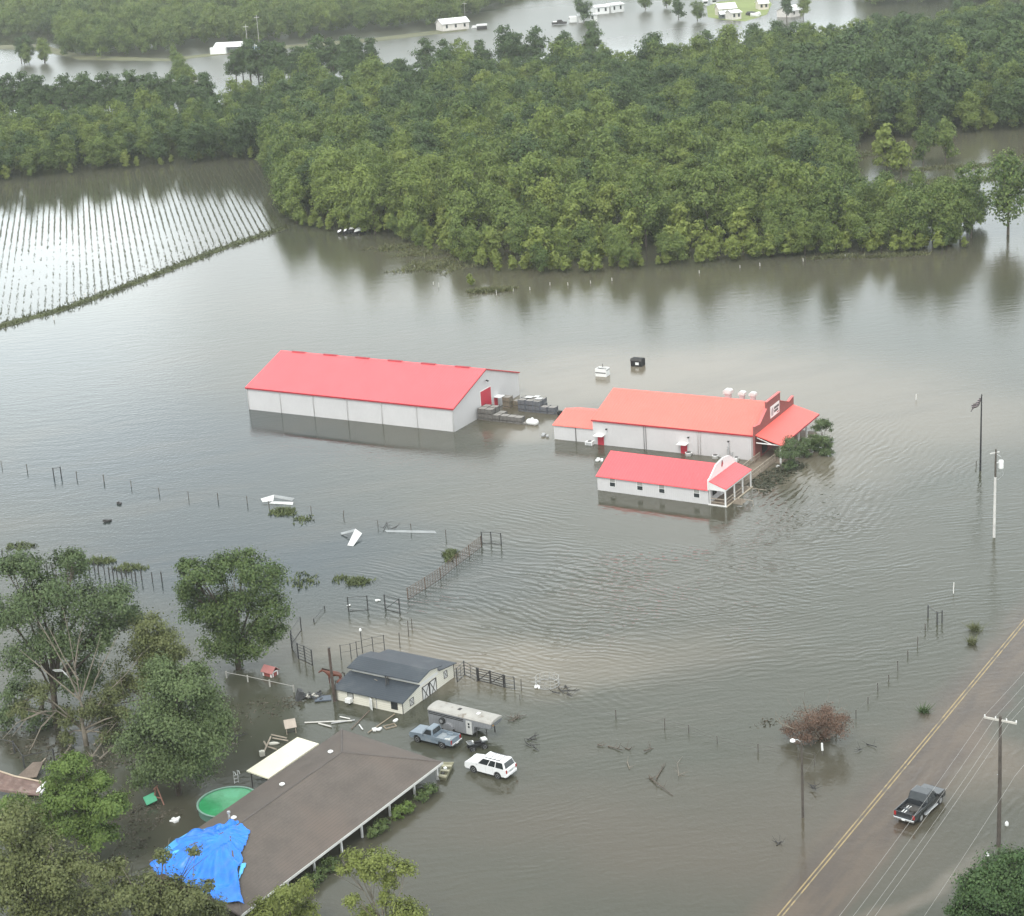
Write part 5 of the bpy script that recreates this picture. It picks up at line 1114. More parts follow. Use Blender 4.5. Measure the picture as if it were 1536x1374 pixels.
def pickup(name, label, loc, h, paint, WB, Lf, Lr, cab, bedx, hw, belt, roof, ground=-.06, r_=.38, wide=False, crew=False):
    o = thing(name, label, 'pickup truck', (loc.x, loc.y, ground), h); xf, xr = WB/2, -WB/2; k_ = r_ + .09
    hood = belt + .0
    prof = [(xr - Lr, .55), (xr - Lr + .03, .5), (xr - k_, .5)] + arc(xr, r_ + .02, k_, 170, 10) + [(xr + k_, .42), (xf - k_, .42)] + arc(xf, r_ + .02, k_, 170, 10) + [(xf + Lf - .06, .46), (xf + Lf, .6), (xf + Lf - .02, belt - .12), (xf + Lf - .16, belt - .03), (cab[1] + .05, belt + .03), (bedx, belt), (bedx, .78), (xr - Lr, .78)]
    side_body(prof, hw, paint, o, bevel=.04)
    g_, v = greenhouse(o, cab[0], cab[1], cab[2], cab[3], belt, roof, hw - .03, hw - .19, paint)
    lq, rq, fq, bq = [v[2], v[3], v[7], v[6]], [v[0], v[1], v[5], v[4]], [v[1], v[2], v[6], v[5]], [v[3], v[0], v[4], v[7]]
    for q in (lq, rq):
        sp_ = ((.14, .50), (.55, .93)) if crew else ((.16, .88),)
        for u0, u1 in sp_:
            if q is rq: u0, u1 = 1 - u1, 1 - u0
            glass_on(o, q, u0, u1, .1, .85)
    glass_on(o, fq, .07, .93, .08, .92, 'windscreen'); glass_on(o, bq, .1, .9, .15, .85, 'rear_window')
    x0, x1 = xr - Lr, bedx
    for s_ in (-1, 1):
        y0, y1 = (hw - .09, hw) if s_ > 0 else (-hw, -hw + .09)
        MB().bx(x0, x1 - .005, y0, y1, .785, belt).build('bed_side', paint, o, bevel=.02)
        MB().bx(xr - .36, xr + .36, (hw - .32) if s_ > 0 else (-hw + .095), (hw - .095) if s_ > 0 else (-hw + .32), .785, .98).build('wheel_box', paint if not wide else black_m, o, bevel=.03)
        for x in (xf, xr): wheel(o, x, s_ * (hw - .12), r_)
        MB().bx(xf + Lf - .06, xf + Lf + .015, s_*(hw - .22) - .17, s_*(hw - .22) + .17, belt - .34, belt - .14).build('headlight', mat('lamp_lens', (.7, .7, .72), .15), o, bevel=.015)
        MB().bx(x0 - .025, x0 + .03, s_*(hw - .11) - .1, s_*(hw - .11) + .1, belt - .42, belt - .05).build('tail_light', mat('tail_red', (.32, .02, .02), .2), o, bevel=.01)
        MB().obox((cab[1] - .25, s_*(hw + .12), belt + .1), (.12, .24, .2)).build('mirror', black_m if wide else paint, o, bevel=.03)
    MB().bx(x0 + .005, x0 + .07, -hw + .1, hw - .1, .785, belt - .01).build('tailgate', paint, o, bevel=.015)
    MB().bx(x0 + .075, x1 - .06, -hw + .095, hw - .095, .785, .80).build('bed_floor', mat('bed_liner', (.05, .05, .05), .8) if wide else mat('bed_paint', (.30, .33, .35), .6, .2, 2), o)
    chrome = mat('chrome', (.72, .72, .72), .2, .03, 2, metal=.8)
    MB().bx(x0 - .18, x0 - .03, -hw + .03, hw - .03, .48, .68).build('rear_bumper', chrome, o, bevel=.04); MB().bx(xf + Lf + .0, xf + Lf + .12, -hw + .05, hw - .05, .42, .66).build('front_bumper', chrome, o, bevel=.04)
    MB().bx(xf + Lf + .0, xf + Lf + .03, -.5, .5, .7, belt - .12).build('grille', black_m, o); MB().bx(x0 - .2, x0 - .182, -.16, .16, .5, .62).build('number_plate', steel_white, o)
    return o, x0, x1
suv.scale = (.90, .90, .92)
a, b, h, d_, lf = vehicle_frame((625.6, 1108.2), (663.9, 1117.4), 0); mid = (a + b) / 2 - lf * .78
blue_paint = mat('faded_blue_paint', (.175, .215, .255), .35, .10, .8, coat=.3, stain=(1.2, (.25, .28, .30), .5, .7))
pk, x0, x1 = pickup('blue_pickup', 'old faded blue two door pickup with an open bed beside the horse trailer', mid, h, blue_paint, 3.0, .92, 1.12, (-.42, .98, -.28, .42), -.45, .90, 1.10, 1.72)
o = tag(MB().obox((0, 0, 0), (.5, .34, .03)).obox((.1, .1, .06), (.3, .2, .09), .4).build('feed_sack', mat('pale_sack', (.55, .55, .52), .8)), 'crumpled pale sack lying in the bed of the blue pickup', 'sack'); pk.scale = (.96, .96, .98); q = local(pk, -1.8, .33, .80); o.location = q; o.rotation_euler = (0, 0, h + .3)
a, b, h, d_, lf = vehicle_frame((1409.8, 1200.4), (1379.8, 1227.6), 0); mid = (a + b) / 2 + lf * .88
blk = mat('black_car_paint', (.028, .032, .036), .22, .08, .8, coat=.7)
bt, x0, x1 = pickup('black_pickup', 'black crew cab pickup with chrome wheels driving on the awash road', mid, h, blk, 3.60, .95, 1.20, (-.62, 1.42, -.42, .72), -.68, .98, 1.16, 1.90, ground=-.02, r_=.40, wide=True, crew=True)
for s_ in (-1, 1): MB().bx(-1.2, 1.15, s_*1.03 - .07, s_*1.03 + .07, .36, .44).build('side_step', mat('chrome', (.7, .7, .7), .2), bt, bevel=.02)
for i, y in enumerate((.52, .28)):
    o = tag(MB().obox((0, 0, 0), (1.45, .07, .06)).build('bed_rail', steel_white), ('outer' if i == 0 else 'inner') + ' of two pale planks lying lengthwise in the black pickup bed', 'plank'); o.location = local(bt, -1.9, y, .82); o.rotation_euler = (0, 0, h)
o = thing('spare_wheel', 'dusty round spare tyre lying in the black pickup bed', 'spare tyre', local(bt, -1.75, -.25, .79), h); MB().lathe([(.16, .0), (.38, .02), (.42, .1), (.40, .22), (.34, .26), (.18, .22)], 18).build('tyre', mat('dusty_tyre', (.06, .055, .05), .9), o); MB().lathe([(.17, .05), (.17, .12), (.05, .12)], 12).build('rim', grey_trim, o)
o = tag(MB().obox((0, 0, 0), (.35, .3, .16), .3).obox((.25, .2, -.03), (.2, .25, .1), .8).build('tool_bag', dark_m2), 'dark tool bag by the tailgate in the black pickup bed', 'bag'); o.location = local(bt, -2.55, -.3, .88)
# -- horse trailer
TA = P(*(600 + 335/8.084, 1030 + 255/8.084), 2.1); TB = P(600 + 1110/8.084, 1030 + 445/8.084, 2.1); dv = TB - TA; dv.z = 0; th = math.atan2(dv.y, dv.x)
tr = thing('horse_trailer', 'long grey gooseneck horse trailer with a dirty tan roof', 'trailer', (TA.x, TA.y, -.1), th)
steel_g = mat('ribbed_grey_steel', (.26, .265, .275), .5, .12, 1.5, metal=.2, lines=(0, .2, .12, (.17, .175, .185)))
TL, TW = 7.4, 1.95; low = 5.35
MB().prism([(0, .35), (low - .5, .35), (low, .62), (low + .12, 1.35), (TL - .1, 1.5), (TL, 1.75), (TL, 1.98), (0, 1.98)], 'y', 0, TW).build('body', steel_g, tr, bevel=.03)
rp = [(-.03, 1.985), (-.05, 2.06), (.12, 2.22), (.45, 2.30), (TW/2, 2.33), (TW - .45, 2.30), (TW - .12, 2.22), (TW + .05, 2.06), (TW + .03, 1.985)]
MB().prism(rp, 'x', -.05, TL + .08).build('roof', mat('dirty_tan_roof', (.37, .355, .325), .75, .12, 1.0, stain=(.8, (.15, .115, .08), .52, .72)), tr, bevel=.06)
for i in range(2): MB().bx(.05, 4.2, -.012 - .0, -.004, 1.62 + i*.17, 1.72 + i*.17).build('side_slot', black_m, tr)
dd = MB().bx(4.5, 5.2, -.035, -.004, .45, 1.85).build('side_door', mat('pale_grey_panel', (.50, .50, .48), .5), tr); MB().bx(4.75, 4.95, -.048, -.037, 1.42, 1.62).bx(4.75, 4.95, -.048, -.037, 1.12, 1.32).build('pane', glass_m, dd)
sw = MB().lathe([(.14, -.28), (.30, -.28), (.34, -.2), (.34, -.08), (.30, -.005)], 16, (1.75, 0, 1.25), 'y').build('spare_wheel', tyre_m, tr); MB().lathe([(.19, -.30), (.10, -.285)], 12, (1.75, 0, 1.25), 'y').build('rim', rim_m, sw)
fd = MB(); fd.prism([(1.9, .45)] + arc(2.45, .55, .62, 170, 10, 8) + [(3.0, .45)], 'y', -.26, -.01); fd.build('fender', steel_g, tr, bevel=.02)
for x in (2.1, 2.85): wheel(tr, x, -.14, .34, .2); 
for x in (2.1, 2.85): wheel(tr, x, TW + .14, .34, .2)
MB().tube([(TL - .25, TW/2, 1.5), (TL - .2, TW/2, .75)], .07, 7).build('coupler', dark_m2, tr); MB().tube([(5.6, .2, 1.3), (5.6, .2, -.3)], .045, 6).tube([(5.6, TW - .2, 1.3), (5.6, TW - .2, -.3)], .045, 6).build('landing_leg', dark_m2, tr); MB().bx(TL + .003, TL + .03, .3, .5, 1.7, 1.8).build('marker_lamp', mat('amber', (.5, .25, .05), .3), tr)
MB().bx(5.25, 5.55, .75, 1.15, 2.335, 2.40).build('roof_vent', steel_white, tr); MB().bx(3.05, 3.35, .75, 1.15, 2.335, 2.37).build('roof_vent', dark_m2, tr)
# -- four wheeler
B = P(716, 1122); q4 = thing('quad_bike', 'dark four wheeled bike with pale racks between the pickup and the white car', 'quad bike', (B.x, B.y, -.1), R(200))
for x in (-.6, .6):
    for y in (-.42, .42): wheel(q4, x, y, .29, .22, grey_trim)
MB().bx(-.7, .7, -.22, .22, .35, .62).build('frame', black_m, q4, bevel=.05); MB().obox((-.15, 0, .75), (.75, .3, .16)).build('seat', black_m, q4, bevel=.05)
MB().obox((.62, 0, .72), (.55, .75, .1)).obox((-.62, 0, .72), (.5, .75, .1)).build('fender', mat('quad_plastic', (.05, .055, .06), .4), q4, bevel=.03)
for x in (-.7, .7):
    rk = MB()
    for y in (-.36, -.12, .12, .36): rk.tube([(x - .26, y, .85), (x + .26, y, .85)], .018, 5)
    rk.tube([(x - .26, -.36, .85), (x - .26, .36, .85)], .018, 5).tube([(x + .26, -.36, .85), (x + .26, .36, .85)], .018, 5).build('rack', silver, q4)
MB().obox((-.72, 0, .93), (.5, .62, .12)).build('rear_box', steel_white, q4, bevel=.03)
MB().tube([(.3, -.38, 1.02), (.35, 0, .95), (.3, .38, 1.02)], .02, 6).tube([(.42, 0, .7), (.35, 0, .95)], .03, 6).build('handlebar', dark_m2, q4); MB().obox((.42, 0, .9), (.12, .26, .14)).build('headlight_pod', steel_white, q4, bevel=.02)
# -- flat bottomed boat, modelled as an open hull
c0, c1_, c2_, c3_ = [P(*(600 + x/8.084, 1030 + y/8.084), .42) for x, y in ((465, 1090), (555, 1108), (655, 912), (512, 912))]
bo = thing('jon_boat', 'small olive flat bottomed boat moored against the house eave', 'boat', (c0.x, c0.y, 0)); O = Vector((c0.x, c0.y, 0))
hull = mat('olive_hull', (.24, .23, .15), .6, .15, 2); cs = [c - O for c in (c0, c1_, c2_, c3_)]; cen = sum(cs, Vector()) / 4
inn = [c.lerp(cen, .07) for c in cs]; bot = [Vector((c.x, c.y, -.12)).lerp(Vector((cen.x, cen.y, -.12)), .2) for c in cs]; ibot = [Vector((c.x, c.y, .06)).lerp(Vector((cen.x, cen.y, .06)), .22) for c in cs]
vs = cs + inn + bot + ibot; fs = []
for i in range(4): j = (i + 1) % 4; fs += [(i, j, 8+j, 8+i), (i, 4+i, 4+j, j), (4+i, 12+i, 12+j, 4+j)]
fs += [(8, 9, 10, 11), (12, 15, 14, 13)]; MB().add(vs, fs).build('hull', hull, bo)
for u in (.14, .5, .82):
    p0, p1 = cs[0].lerp(cs[3], u).lerp(cen, .06), cs[1].lerp(cs[2], u).lerp(cen, .06); dd_ = (cs[3] - cs[0]).normalized() * .16; zz_ = Vector((0, 0, -.06))
    MB().slab([p0 - dd_ + zz_, p1 - dd_ + zz_, p1 + dd_ + zz_, p0 + dd_ + zz_], .1).build('bench_seat', mat('boat_bench', (.36, .34, .24), .7), bo)
for u, vv in ((.3, .35), (.66, .4)): pq = cs[0].lerp(cs[3], u).lerp(cs[1].lerp(cs[2], u), vv); MB().obox((pq.x, pq.y, .24), (.3, .3, .3), .4).build('locker', dark_m2 if u < .5 else steel_white, bo, bevel=.03)

# ================================================================ HORSE
def skin_obj(name, pts, edges, rad, m, sub=2):
    me = bpy.data.meshes.new(name); me.from_pydata(pts, edges, []); o = bpy.data.objects.new(name, me); col.objects.link(o)
    sk = o.modifiers.new('skin', 'SKIN'); sk.use_smooth_shade = True
    for i, r in enumerate(rad): me.skin_vertices[0].data[i].radius = r if isinstance(r, tuple) else (r, r)
    me.skin_vertices[0].data[0].use_root = True
    s_ = o.modifiers.new('sub', 'SUBSURF'); s_.levels = sub; s_.render_levels = sub
    dg = bpy.context.evaluated_depsgraph_get(); me2 = bpy.data.meshes.new_from_object(o.evaluated_get(dg)); me2.materials.clear(); me2.materials.append(m)
    bpy.data.objects.remove(o); q = bpy.data.objects.new(name, me2); col.objects.link(q)
    for p in me2.polygons: p.use_smooth = True
    return q
coat = mat('chestnut_coat', (.135, .048, .030), .55, .2, 2.0, stain=(1.5, (.07, .03, .02), .55, .75))
B = P(503, 1024); hr = thing('horse', 'chestnut brown horse standing in shallow water behind the brown pole', 'horse', (B.x, B.y, -.12), R(168))
pts_ = [(-.62, 0, 1.22), (-.25, 0, 1.18), (.15, 0, 1.16), (.55, 0, 1.22), (.85, 0, 1.34), (1.12, 0, 1.46), (1.32, 0, 1.50), (1.52, 0, 1.36), (1.72, 0, 1.22),
        (-.70, .17, .98), (-.58, .17, .70), (-.76, .17, .48), (-.72, .17, .14), (-.66, .17, .02),
        (-.60, -.17, .98), (-.44, -.17, .70), (-.60, -.17, .48), (-.56, -.17, .14), (-.50, -.17, .02),
        (.55, .15, .92), (.57, .15, .52), (.56, .15, .14), (.62, .15, .02), (.48, -.15, .92), (.45, -.15, .52), (.42, -.15, .14), (.48, -.15, .02)]
ed = [(0, 1), (1, 2), (2, 3), (3, 4), (4, 5), (5, 6), (6, 7), (7, 8), (0, 9), (9, 10), (10, 11), (11, 12), (12, 13), (0, 14), (14, 15), (15, 16), (16, 17), (17, 18), (3, 19), (19, 20), (20, 21), (21, 22), (3, 23), (23, 24), (24, 25), (25, 26)]
rd_ = [.28, .29, .31, .30, .19, .14, .13, .11, .075, .17, .10, .07, .045, .06, .17, .10, .07, .045, .06, .12, .065, .045, .06, .12, .065, .045, .06]
q = skin_obj('body', pts_, ed, rd_, coat); q.parent = hr
dkh = mat('dark_mane', (.03, .018, .014), .8)
MB().tube([(-.86, 0, 1.34), (-1.05, 0, 1.22), (-1.08, .02, .9), (-1.02, .03, .55)], [.05, .08, .09, .03], 6).build('tail', dkh, hr, smooth=True)
mn = MB()
for i in range(8): x = .55 + i * .1; z = 1.47 + i * .022; mn.obox((x, .0, z + .02), (.12, .06, .2), 0, -.4)
mn.build('mane', dkh, hr)
for s_ in (-1, 1): MB().tube([(1.30, s_*.06, 1.60), (1.30, s_*.08, 1.76)], [.035, .008], 5).build('ear', coat, hr)
B = P(513, 1026); fo_ = thing('foal', 'smaller brown animal half hidden behind the stable corner', 'foal', (B.x, B.y, -.35), R(30)); q = skin_obj('body', [(p[0] * .7, p[1] * .7, p[2] * .72) for p in pts_], ed, [x * .68 for x in rd_], coat); q.parent = fo_
MB().tube([(-.6, 0, .95), (-.72, 0, .85), (-.72, 0, .5)], [.03, .05, .02], 5).build('tail', dkh, fo_)

# ================================================================ YARD: pool, sheds, furniture, debris
pc = P(333, 1205, .75); pool = thing('swimming_pool', 'round above ground pool full of green water beside the house', 'pool', (pc.x + .55, pc.y + .2, 0))
pr_ = 2.75; MB().lathe([(pr_, -.9), (pr_, .72)], 40).build('pool_wall', mat('pool_wall_green', (.10, .20, .16), .5), pool, smooth=False)
MB().add([(math.cos(i * math.pi / 20) * pr_ * .97, math.sin(i * math.pi / 20) * pr_ * .97, .735) for i in range(40)], [tuple(range(40))]).build('pool_water', mat('algae_water', (.035, .26, .10), .12, .2, .8, stain=(.7, (.055, .32, .15), .5, .65)), pool)
rim = MB()
for i in range(40):
    a0, a1 = i * math.pi / 20, (i + 1) * math.pi / 20; rim.slab([(math.cos(a0) * pr_ * .985, math.sin(a0) * pr_ * .985, .82), (math.cos(a1) * pr_ * .985, math.sin(a1) * pr_ * .985, .82), (math.cos(a1) * (pr_ + .12), math.sin(a1) * (pr_ + .12), .82), (math.cos(a0) * (pr_ + .12), math.sin(a0) * (pr_ + .12), .82)], .07)
rim.build('rim', mat('pool_rim', (.20, .33, .27), .5), pool)
ld = MB()
for y in (-.2, .2): ld.tube([(-.1, y + 1.0, -.5), (-.1, y + 1.0, 1.25), (.3, y + 1.0, 1.35), (.5, y + 1.0, 1.1)], .035, 6)
for z in (.1, .45, .8): ld.tube([(-.1, .8, z), (-.1, 1.2, z)], .03, 5)
ldo = ld.build('pool_ladder', steel_white); ldp = P(340, 1182); ldo.location = (ldp.x, ldp.y + .3, 0); ldo.rotation_euler = (0, 0, R(-60)); tag(ldo, 'white tubular ladder hooked over the back rim of the green pool', 'ladder')
B = P(238, 1206); o = thing('swing_frame', 'reddish wooden A shaped swing end standing left of the pool', 'swing', (B.x, B.y, 0), R(-20)); wd_ = mat('reddish_wood', (.30, .155, .115), .8, .2, 2)
for s_ in (-1, 1): MB().tube([(s_*.62, 0, -.3), (s_*.05, 0, 1.75)], .075, 4).build('leg', wd_, o)
MB().bx(-.42, .42, -.04, .04, .62, .72).build('crossbar', wd_, o); MB().tube([(-.05, -.4, 1.72), (-.05, .3, 1.74)], .06, 5).build('top_beam', wd_, o)
B = P(226, 1205); o = thing('green_tub', 'tipped green plastic crate left of the wooden swing', 'crate', (B.x, B.y, .05), R(25)); gm = mat('green_plastic', (.05, .33, .17), .45)
q = MB(); q.bx(-.5, .5, -.38, .38, 0, .08).bx(-.5, .5, -.38, -.32, .08, .5).bx(-.5, .5, .32, .38, .08, .5).bx(-.5, -.44, -.32, .32, .08, .5).bx(.44, .5, -.32, .32, .08, .5); q = q.build('crate_body', gm, o, bevel=.015); q.rotation_euler = (R(50), R(-12), 0); q.location.z = .3
q = MB().bx(-.53, .53, -.41, .41, .5, .54).build('crate_rim', mat('green_plastic_lid', (.07, .40, .22), .4), o); q.rotation_euler = (R(50), R(-12), 0); q.location.z = .3
# collapsed roof at left
B = P(20, 1190); o = thing('collapsed_roof', 'collapsed low brown shingled roof with splintered ends at the left edge', 'shed roof', (B.x, B.y, 0)); rfm = mat('worn_brown_shingle', (.20, .135, .115), .9, .3, 1.5, stain=(.9, (.30, .23, .20), .5, .7))
q = [PV(-25, 1150, B, 1) - Vector((B.x, B.y, 0)), PV(67, 1175, B, 1) - Vector((B.x, B.y, 0)), PV(58, 1192, B, -1.2) - Vector((B.x, B.y, 0)), PV(18, 1189, B, -1.2) - Vector((B.x, B.y, 0)), PV(-25, 1180, B, -1.2) - Vector((B.x, B.y, 0))]
mid_ = q[0].lerp(q[1], .5) - Vector((0, 0, .22)); MB().slab([q[0], mid_, q[1], q[2], q[3], q[4]], .12).build('roof', rfm, o)
MB().tube([q[0] + Vector((0, .1, .05)), mid_ + Vector((0, .1, .05)), q[1] + Vector((0, .1, .05))], .09, 5).build('ridge_board', mat('pale_board', (.55, .45, .34), .8), o)
q2 = q[1] + Vector((.3, .8, .15)); MB().slab([q[1] + Vector((0, .15, .02)), q2, q2 + Vector((.8, -.4, -.3)), q[1] + Vector((.7, -.2, -.25))], .08).build('rear_slope', mat('pale_board', (.55, .45, .34), .8), o)
MB().bx(.5, 3.4, .2, 1.4, -.5, q[2].z * .6).build('wall', dark_m2, o)
o = thing('broken_boards', 'splintered white boards at the broken end of the collapsed roof', 'boards', P(66, 1190))
for i in range(5): MB().obox((random.uniform(-.3, .3), random.uniform(-.3, .3), .5 + random.uniform(-.1, .3)), (1.5, .22, .04), R(50 + random.uniform(-12, 12)), R(-25)).build('board', steel_white, o)
B = P(44, 1165); o = thing('leaning_sheet', 'brown grey sheet leaning behind the collapsed roof', 'sheet', (B.x, B.y, 0)); q = MB().slab([(-1.4, -.5, .05), (.9, -.7, .3), (1.3, .8, 1.1), (.2, 1.2, .9)], .06).build('sheet', mat('brown_ply', (.16, .125, .10), .85, .25, 1), o); MB().tube([(-.4, -.4, -.3), (1.5, 1.1, 1.3)], .07, 4).build('batten', timber, o)
# dog house and small items
B = P(406, 1012); o = thing('dog_house', 'little red dog house with a white framed opening by the lone oak', 'dog house', (B.x, B.y, 0), R(-35)); rw = mat('barn_red', (.28, .07, .06), .7)
MB().bx(-.65, .65, -.5, .5, -.3, .55).build('wall', rw, o); MB().slab([(-.8, -.65, .5), (.8, -.65, .5), (.8, 0, 1.05), (-.8, 0, 1.05)], .06).build('roof', mat('faded_red_roof', (.38, .16, .15), .8), o); MB().slab([(-.8, 0, 1.05), (.8, 0, 1.05), (.8, .65, .5), (-.8, .65, .5)], .06).build('roof', mat('faded_red_roof', (.38, .16, .15), .8), o)
q = MB(); q.bx(.655, .68, -.42, -.28, -.1, .55).bx(.655, .68, .28, .42, -.1, .55).bx(.655, .68, -.28, .28, .45, .58).bx(-.62, -.45, -.53, -.51, 0, .5).bx(.4, .62, -.53, -.51, 0, .5).bx(-.45, .4, -.53, -.51, .4, .5); q.build('white_trim', steel_white, o)
B = P(437, 1100); o = thing('tilted_table', 'square tan table top tilted on thin legs above the patio cover', 'table', (B.x, B.y, 0), R(15)); q = MB().obox((0, .2, .95), (1.15, 1.0, .07), 0, 0, R(38)).build('table_top', mat('tan_panel', (.42, .36, .30), .8, .15, 1), o)
for x in (-.45, .45): MB().tube([(x, -.2, -.5), (x, -.05, .7)], .045, 5).build('leg', timber, o)
MB().bx(-.42, .42, -.12, -.05, .2, .28).build('stretcher', dark_m2, o)
B = P(408, 1118); o = thing('timber_frame', 'broken frame of pale timbers behind the patio cover', 'timber frame', (B.x, B.y, 0)); O = Vector((B.x, B.y, 0))
for l_ in (((395, 1130), (406, 1105)), ((407, 1102), (430, 1107)), ((409, 1107), (432, 1111)), ((400, 1119), (396, 1112)), ((402, 1120), (415, 1124))):
    MB().tube([P(*l_[0], .25) - O, P(*l_[1], .35) - O], .085, 4).build('beam', timber, o)
B = P(394, 1137); o = tag(MB().obox((0, 0, .5), (.5, .4, .5), .3).lathe([(.12, .76), (.16, .8), (.03, .84)], 8).build('cooler_box', mat('off_white_box', (.62, .60, .52), .6), None, bevel=.04), 'small off white cooler behind the patio cover edge', 'cooler'); o.location = (B.x, B.y, 0)
o = tag(MB().lathe([(.05, -.55), (.16, -.4), (.2, 0), (.14, .35), (.04, .55)], 8, (0, 0, .12), 'x').build('float_buoy', mat('off_white_box', (.62, .60, .52), .6), None, smooth=True), 'pale spindle shaped float inside the broken timber frame', 'float'); o.location = P(411, 1117)
# heap of junk beside the stable
o = thing('junk_heap', 'heap of dark sheets and bits of scrap left of the stable pole', 'junk heap', P(470, 1048)); jd = mat('scrap_dark', (.06, .06, .062), .7, .3, 2); jl = mat('scrap_light', (.42, .40, .36), .7, .3, 2)
MB().obox((-1.4, .1, .45), (.5, .9, 1.1), .3, .35).build('leaning_panel', jd, o)
MB().obox((1.0, -.3, .1), (1.7, 1.1, .12), .15, .05).build('tarred_sheet', mat('blue_grey_sheet', (.10, .12, .15), .5), o)
q = MB()
for i in range(26): q.obox((random.uniform(-1.1, 1.0), random.uniform(-.6, .9), random.uniform(0, .35)), (random.uniform(.15, .6), random.uniform(.05, .3), random.uniform(.04, .2)), random.uniform(0, 3), random.uniform(-.5, .5))
q.build('scrap', jd, o); q = MB()
for i in range(9): q.obox((random.uniform(-.7, .5), random.uniform(-.3, .8), random.uniform(.15, .4)), (random.uniform(.15, .4), random.uniform(.08, .25), random.uniform(.04, .15)), random.uniform(0, 3), random.uniform(-.5, .5))
q.build('pale_scrap', jl, o)
def plank(name, label, p0, p1, r_, m, z0=.06, z1=.1, cat='plank', parts=None):
    a, b = P(*p0, z0), P(*p1, z1); o = MB().tube([Vector((0, 0, 0)), b - a], r_, 4).build(name, m); o.location = a; return tag(o, label, cat)
plank('floating_beam', 'longest white beam floating before the stable', (457, 1084), (528, 1081), .09, mat('washed_beam', (.50, .485, .45), .7), cat='beam'); plank('floating_beam', 'second white beam, angled below the longest one', (478, 1085), (497, 1090), .10, mat('washed_beam', (.50, .485, .45), .7), cat='beam'); plank('floating_beam', 'grey beam lying across the right end of the white beams', (497, 1085), (532, 1080), .07, grey_trim, cat='beam'); plank('floating_beam', 'thin pale beam above the white beams', (510, 1075), (525, 1078), .06, pale_post, cat='beam')
plank('gang_plank', 'thin brown plank from the stable door to the house', (554, 1066), (527, 1093), .06, mat('brown_plank', (.17, .13, .10), .85)); plank('gang_plank', 'longer tan plank from the stable corner to the house roof', (592, 1071), (552, 1099), .07, mat('tan_plank', (.28, .23, .17), .85))
plank('white_board', 'small white board floating near the house hip', (539, 1087), (544, 1094), .07, steel_white, cat='board')
def lump(name, label, px, py, s_, m, cat, n=5):
    o = MB()
    for i in range(n): o.obox((random.uniform(-s_, s_) * .5, random.uniform(-s_, s_) * .5, s_ * .2), (s_ * random.uniform(.4, 1), s_ * random.uniform(.3, .7), s_ * random.uniform(.15, .4)), random.uniform(0, 3), random.uniform(-.3, .3))
    q = o.build(name, m, None, bevel=.01); q.location = P(px, py); return tag(q, label, cat)
lump('litter', 'white litter floating between the two planks', 566, 1095, .55, steel_white, 'litter'); lump('litter', 'tiny white litter right of the tan plank', 593, 1081, .35, steel_white, 'litter'); lump('litter', 'white litter left of the pool under the trees', 262, 1231, .55, steel_white, 'litter'); lump('litter', 'white scrap in the top of the feathery tree bank', 85, 1214, .5, steel_white, 'litter')
o = thing('floating_frame', 'small empty pale wooden frame floating before the stable', 'frame', P(585, 1090), R(25)); MB().bx(-.6, .6, -.35, -.27, 0, .1).bx(-.6, .6, .27, .35, 0, .1).bx(-.6, -.52, -.27, .27, 0, .1).bx(.52, .6, -.27, .27, 0, .1).build('rails', mat('tan_plank', (.28, .23, .17), .85), o)
for px, py, s_, lb in ((93, 1008, 1.0, 'white sheet caught in the branches of the half dead tree'), (182, 1060, 1.1, 'pale twisted sheet caught low in the left tree cluster')):
    B = P(130, 1118); q = PV(px, py, B, -.5); o = tag(MB().slab([(-.9, 0, .3), (-.1, -.1, .35), (.2, .1, 0), (-.7, .2, .0)], .03).slab([(.0, 0, .3), (.5, -.1, -.3), (.6, .1, -.7), (.15, .1, -.2)], .03).build('caught_sheet', steel_white if px < 100 else mat('grey_sheet', (.45, .46, .46), .5)), lb, 'metal sheet'); o.location = q
# bale ring
B = P(821, 1027); o = thing('bale_ring', 'round pale tubular bale ring standing in water right of the yard fence', 'hay feeder', (B.x, B.y, 0)); rgm = mat('pale_tube', (.40, .385, .35), .5)
def ring(mb, r_, z, t_, n=28): return mb.tube([(math.cos(i * 2 * math.pi / n) * r_, math.sin(i * 2 * math.pi / n) * r_, z) for i in range(n + 1)], t_, 5)
ring(MB(), 1.22, .85, .028).build('top_ring', rgm, o); ring(MB(), 1.22, .42, .028).build('middle_ring', rgm, o); ring(MB(), 1.22, .08, .025).build('lower_ring', grey_trim, o)
q = MB()
for i in range(14): a = i * 2 * math.pi / 14; q.tube([(math.cos(a) * 1.22, math.sin(a) * 1.22, -.4), (math.cos(a) * 1.22, math.sin(a) * 1.22, .85)], .022, 4)
q.build('bars', grey_trim, o)
lump('litter', 'white scrap at the left foot of the bale ring', 807, 1031, .5, steel_white, 'litter')
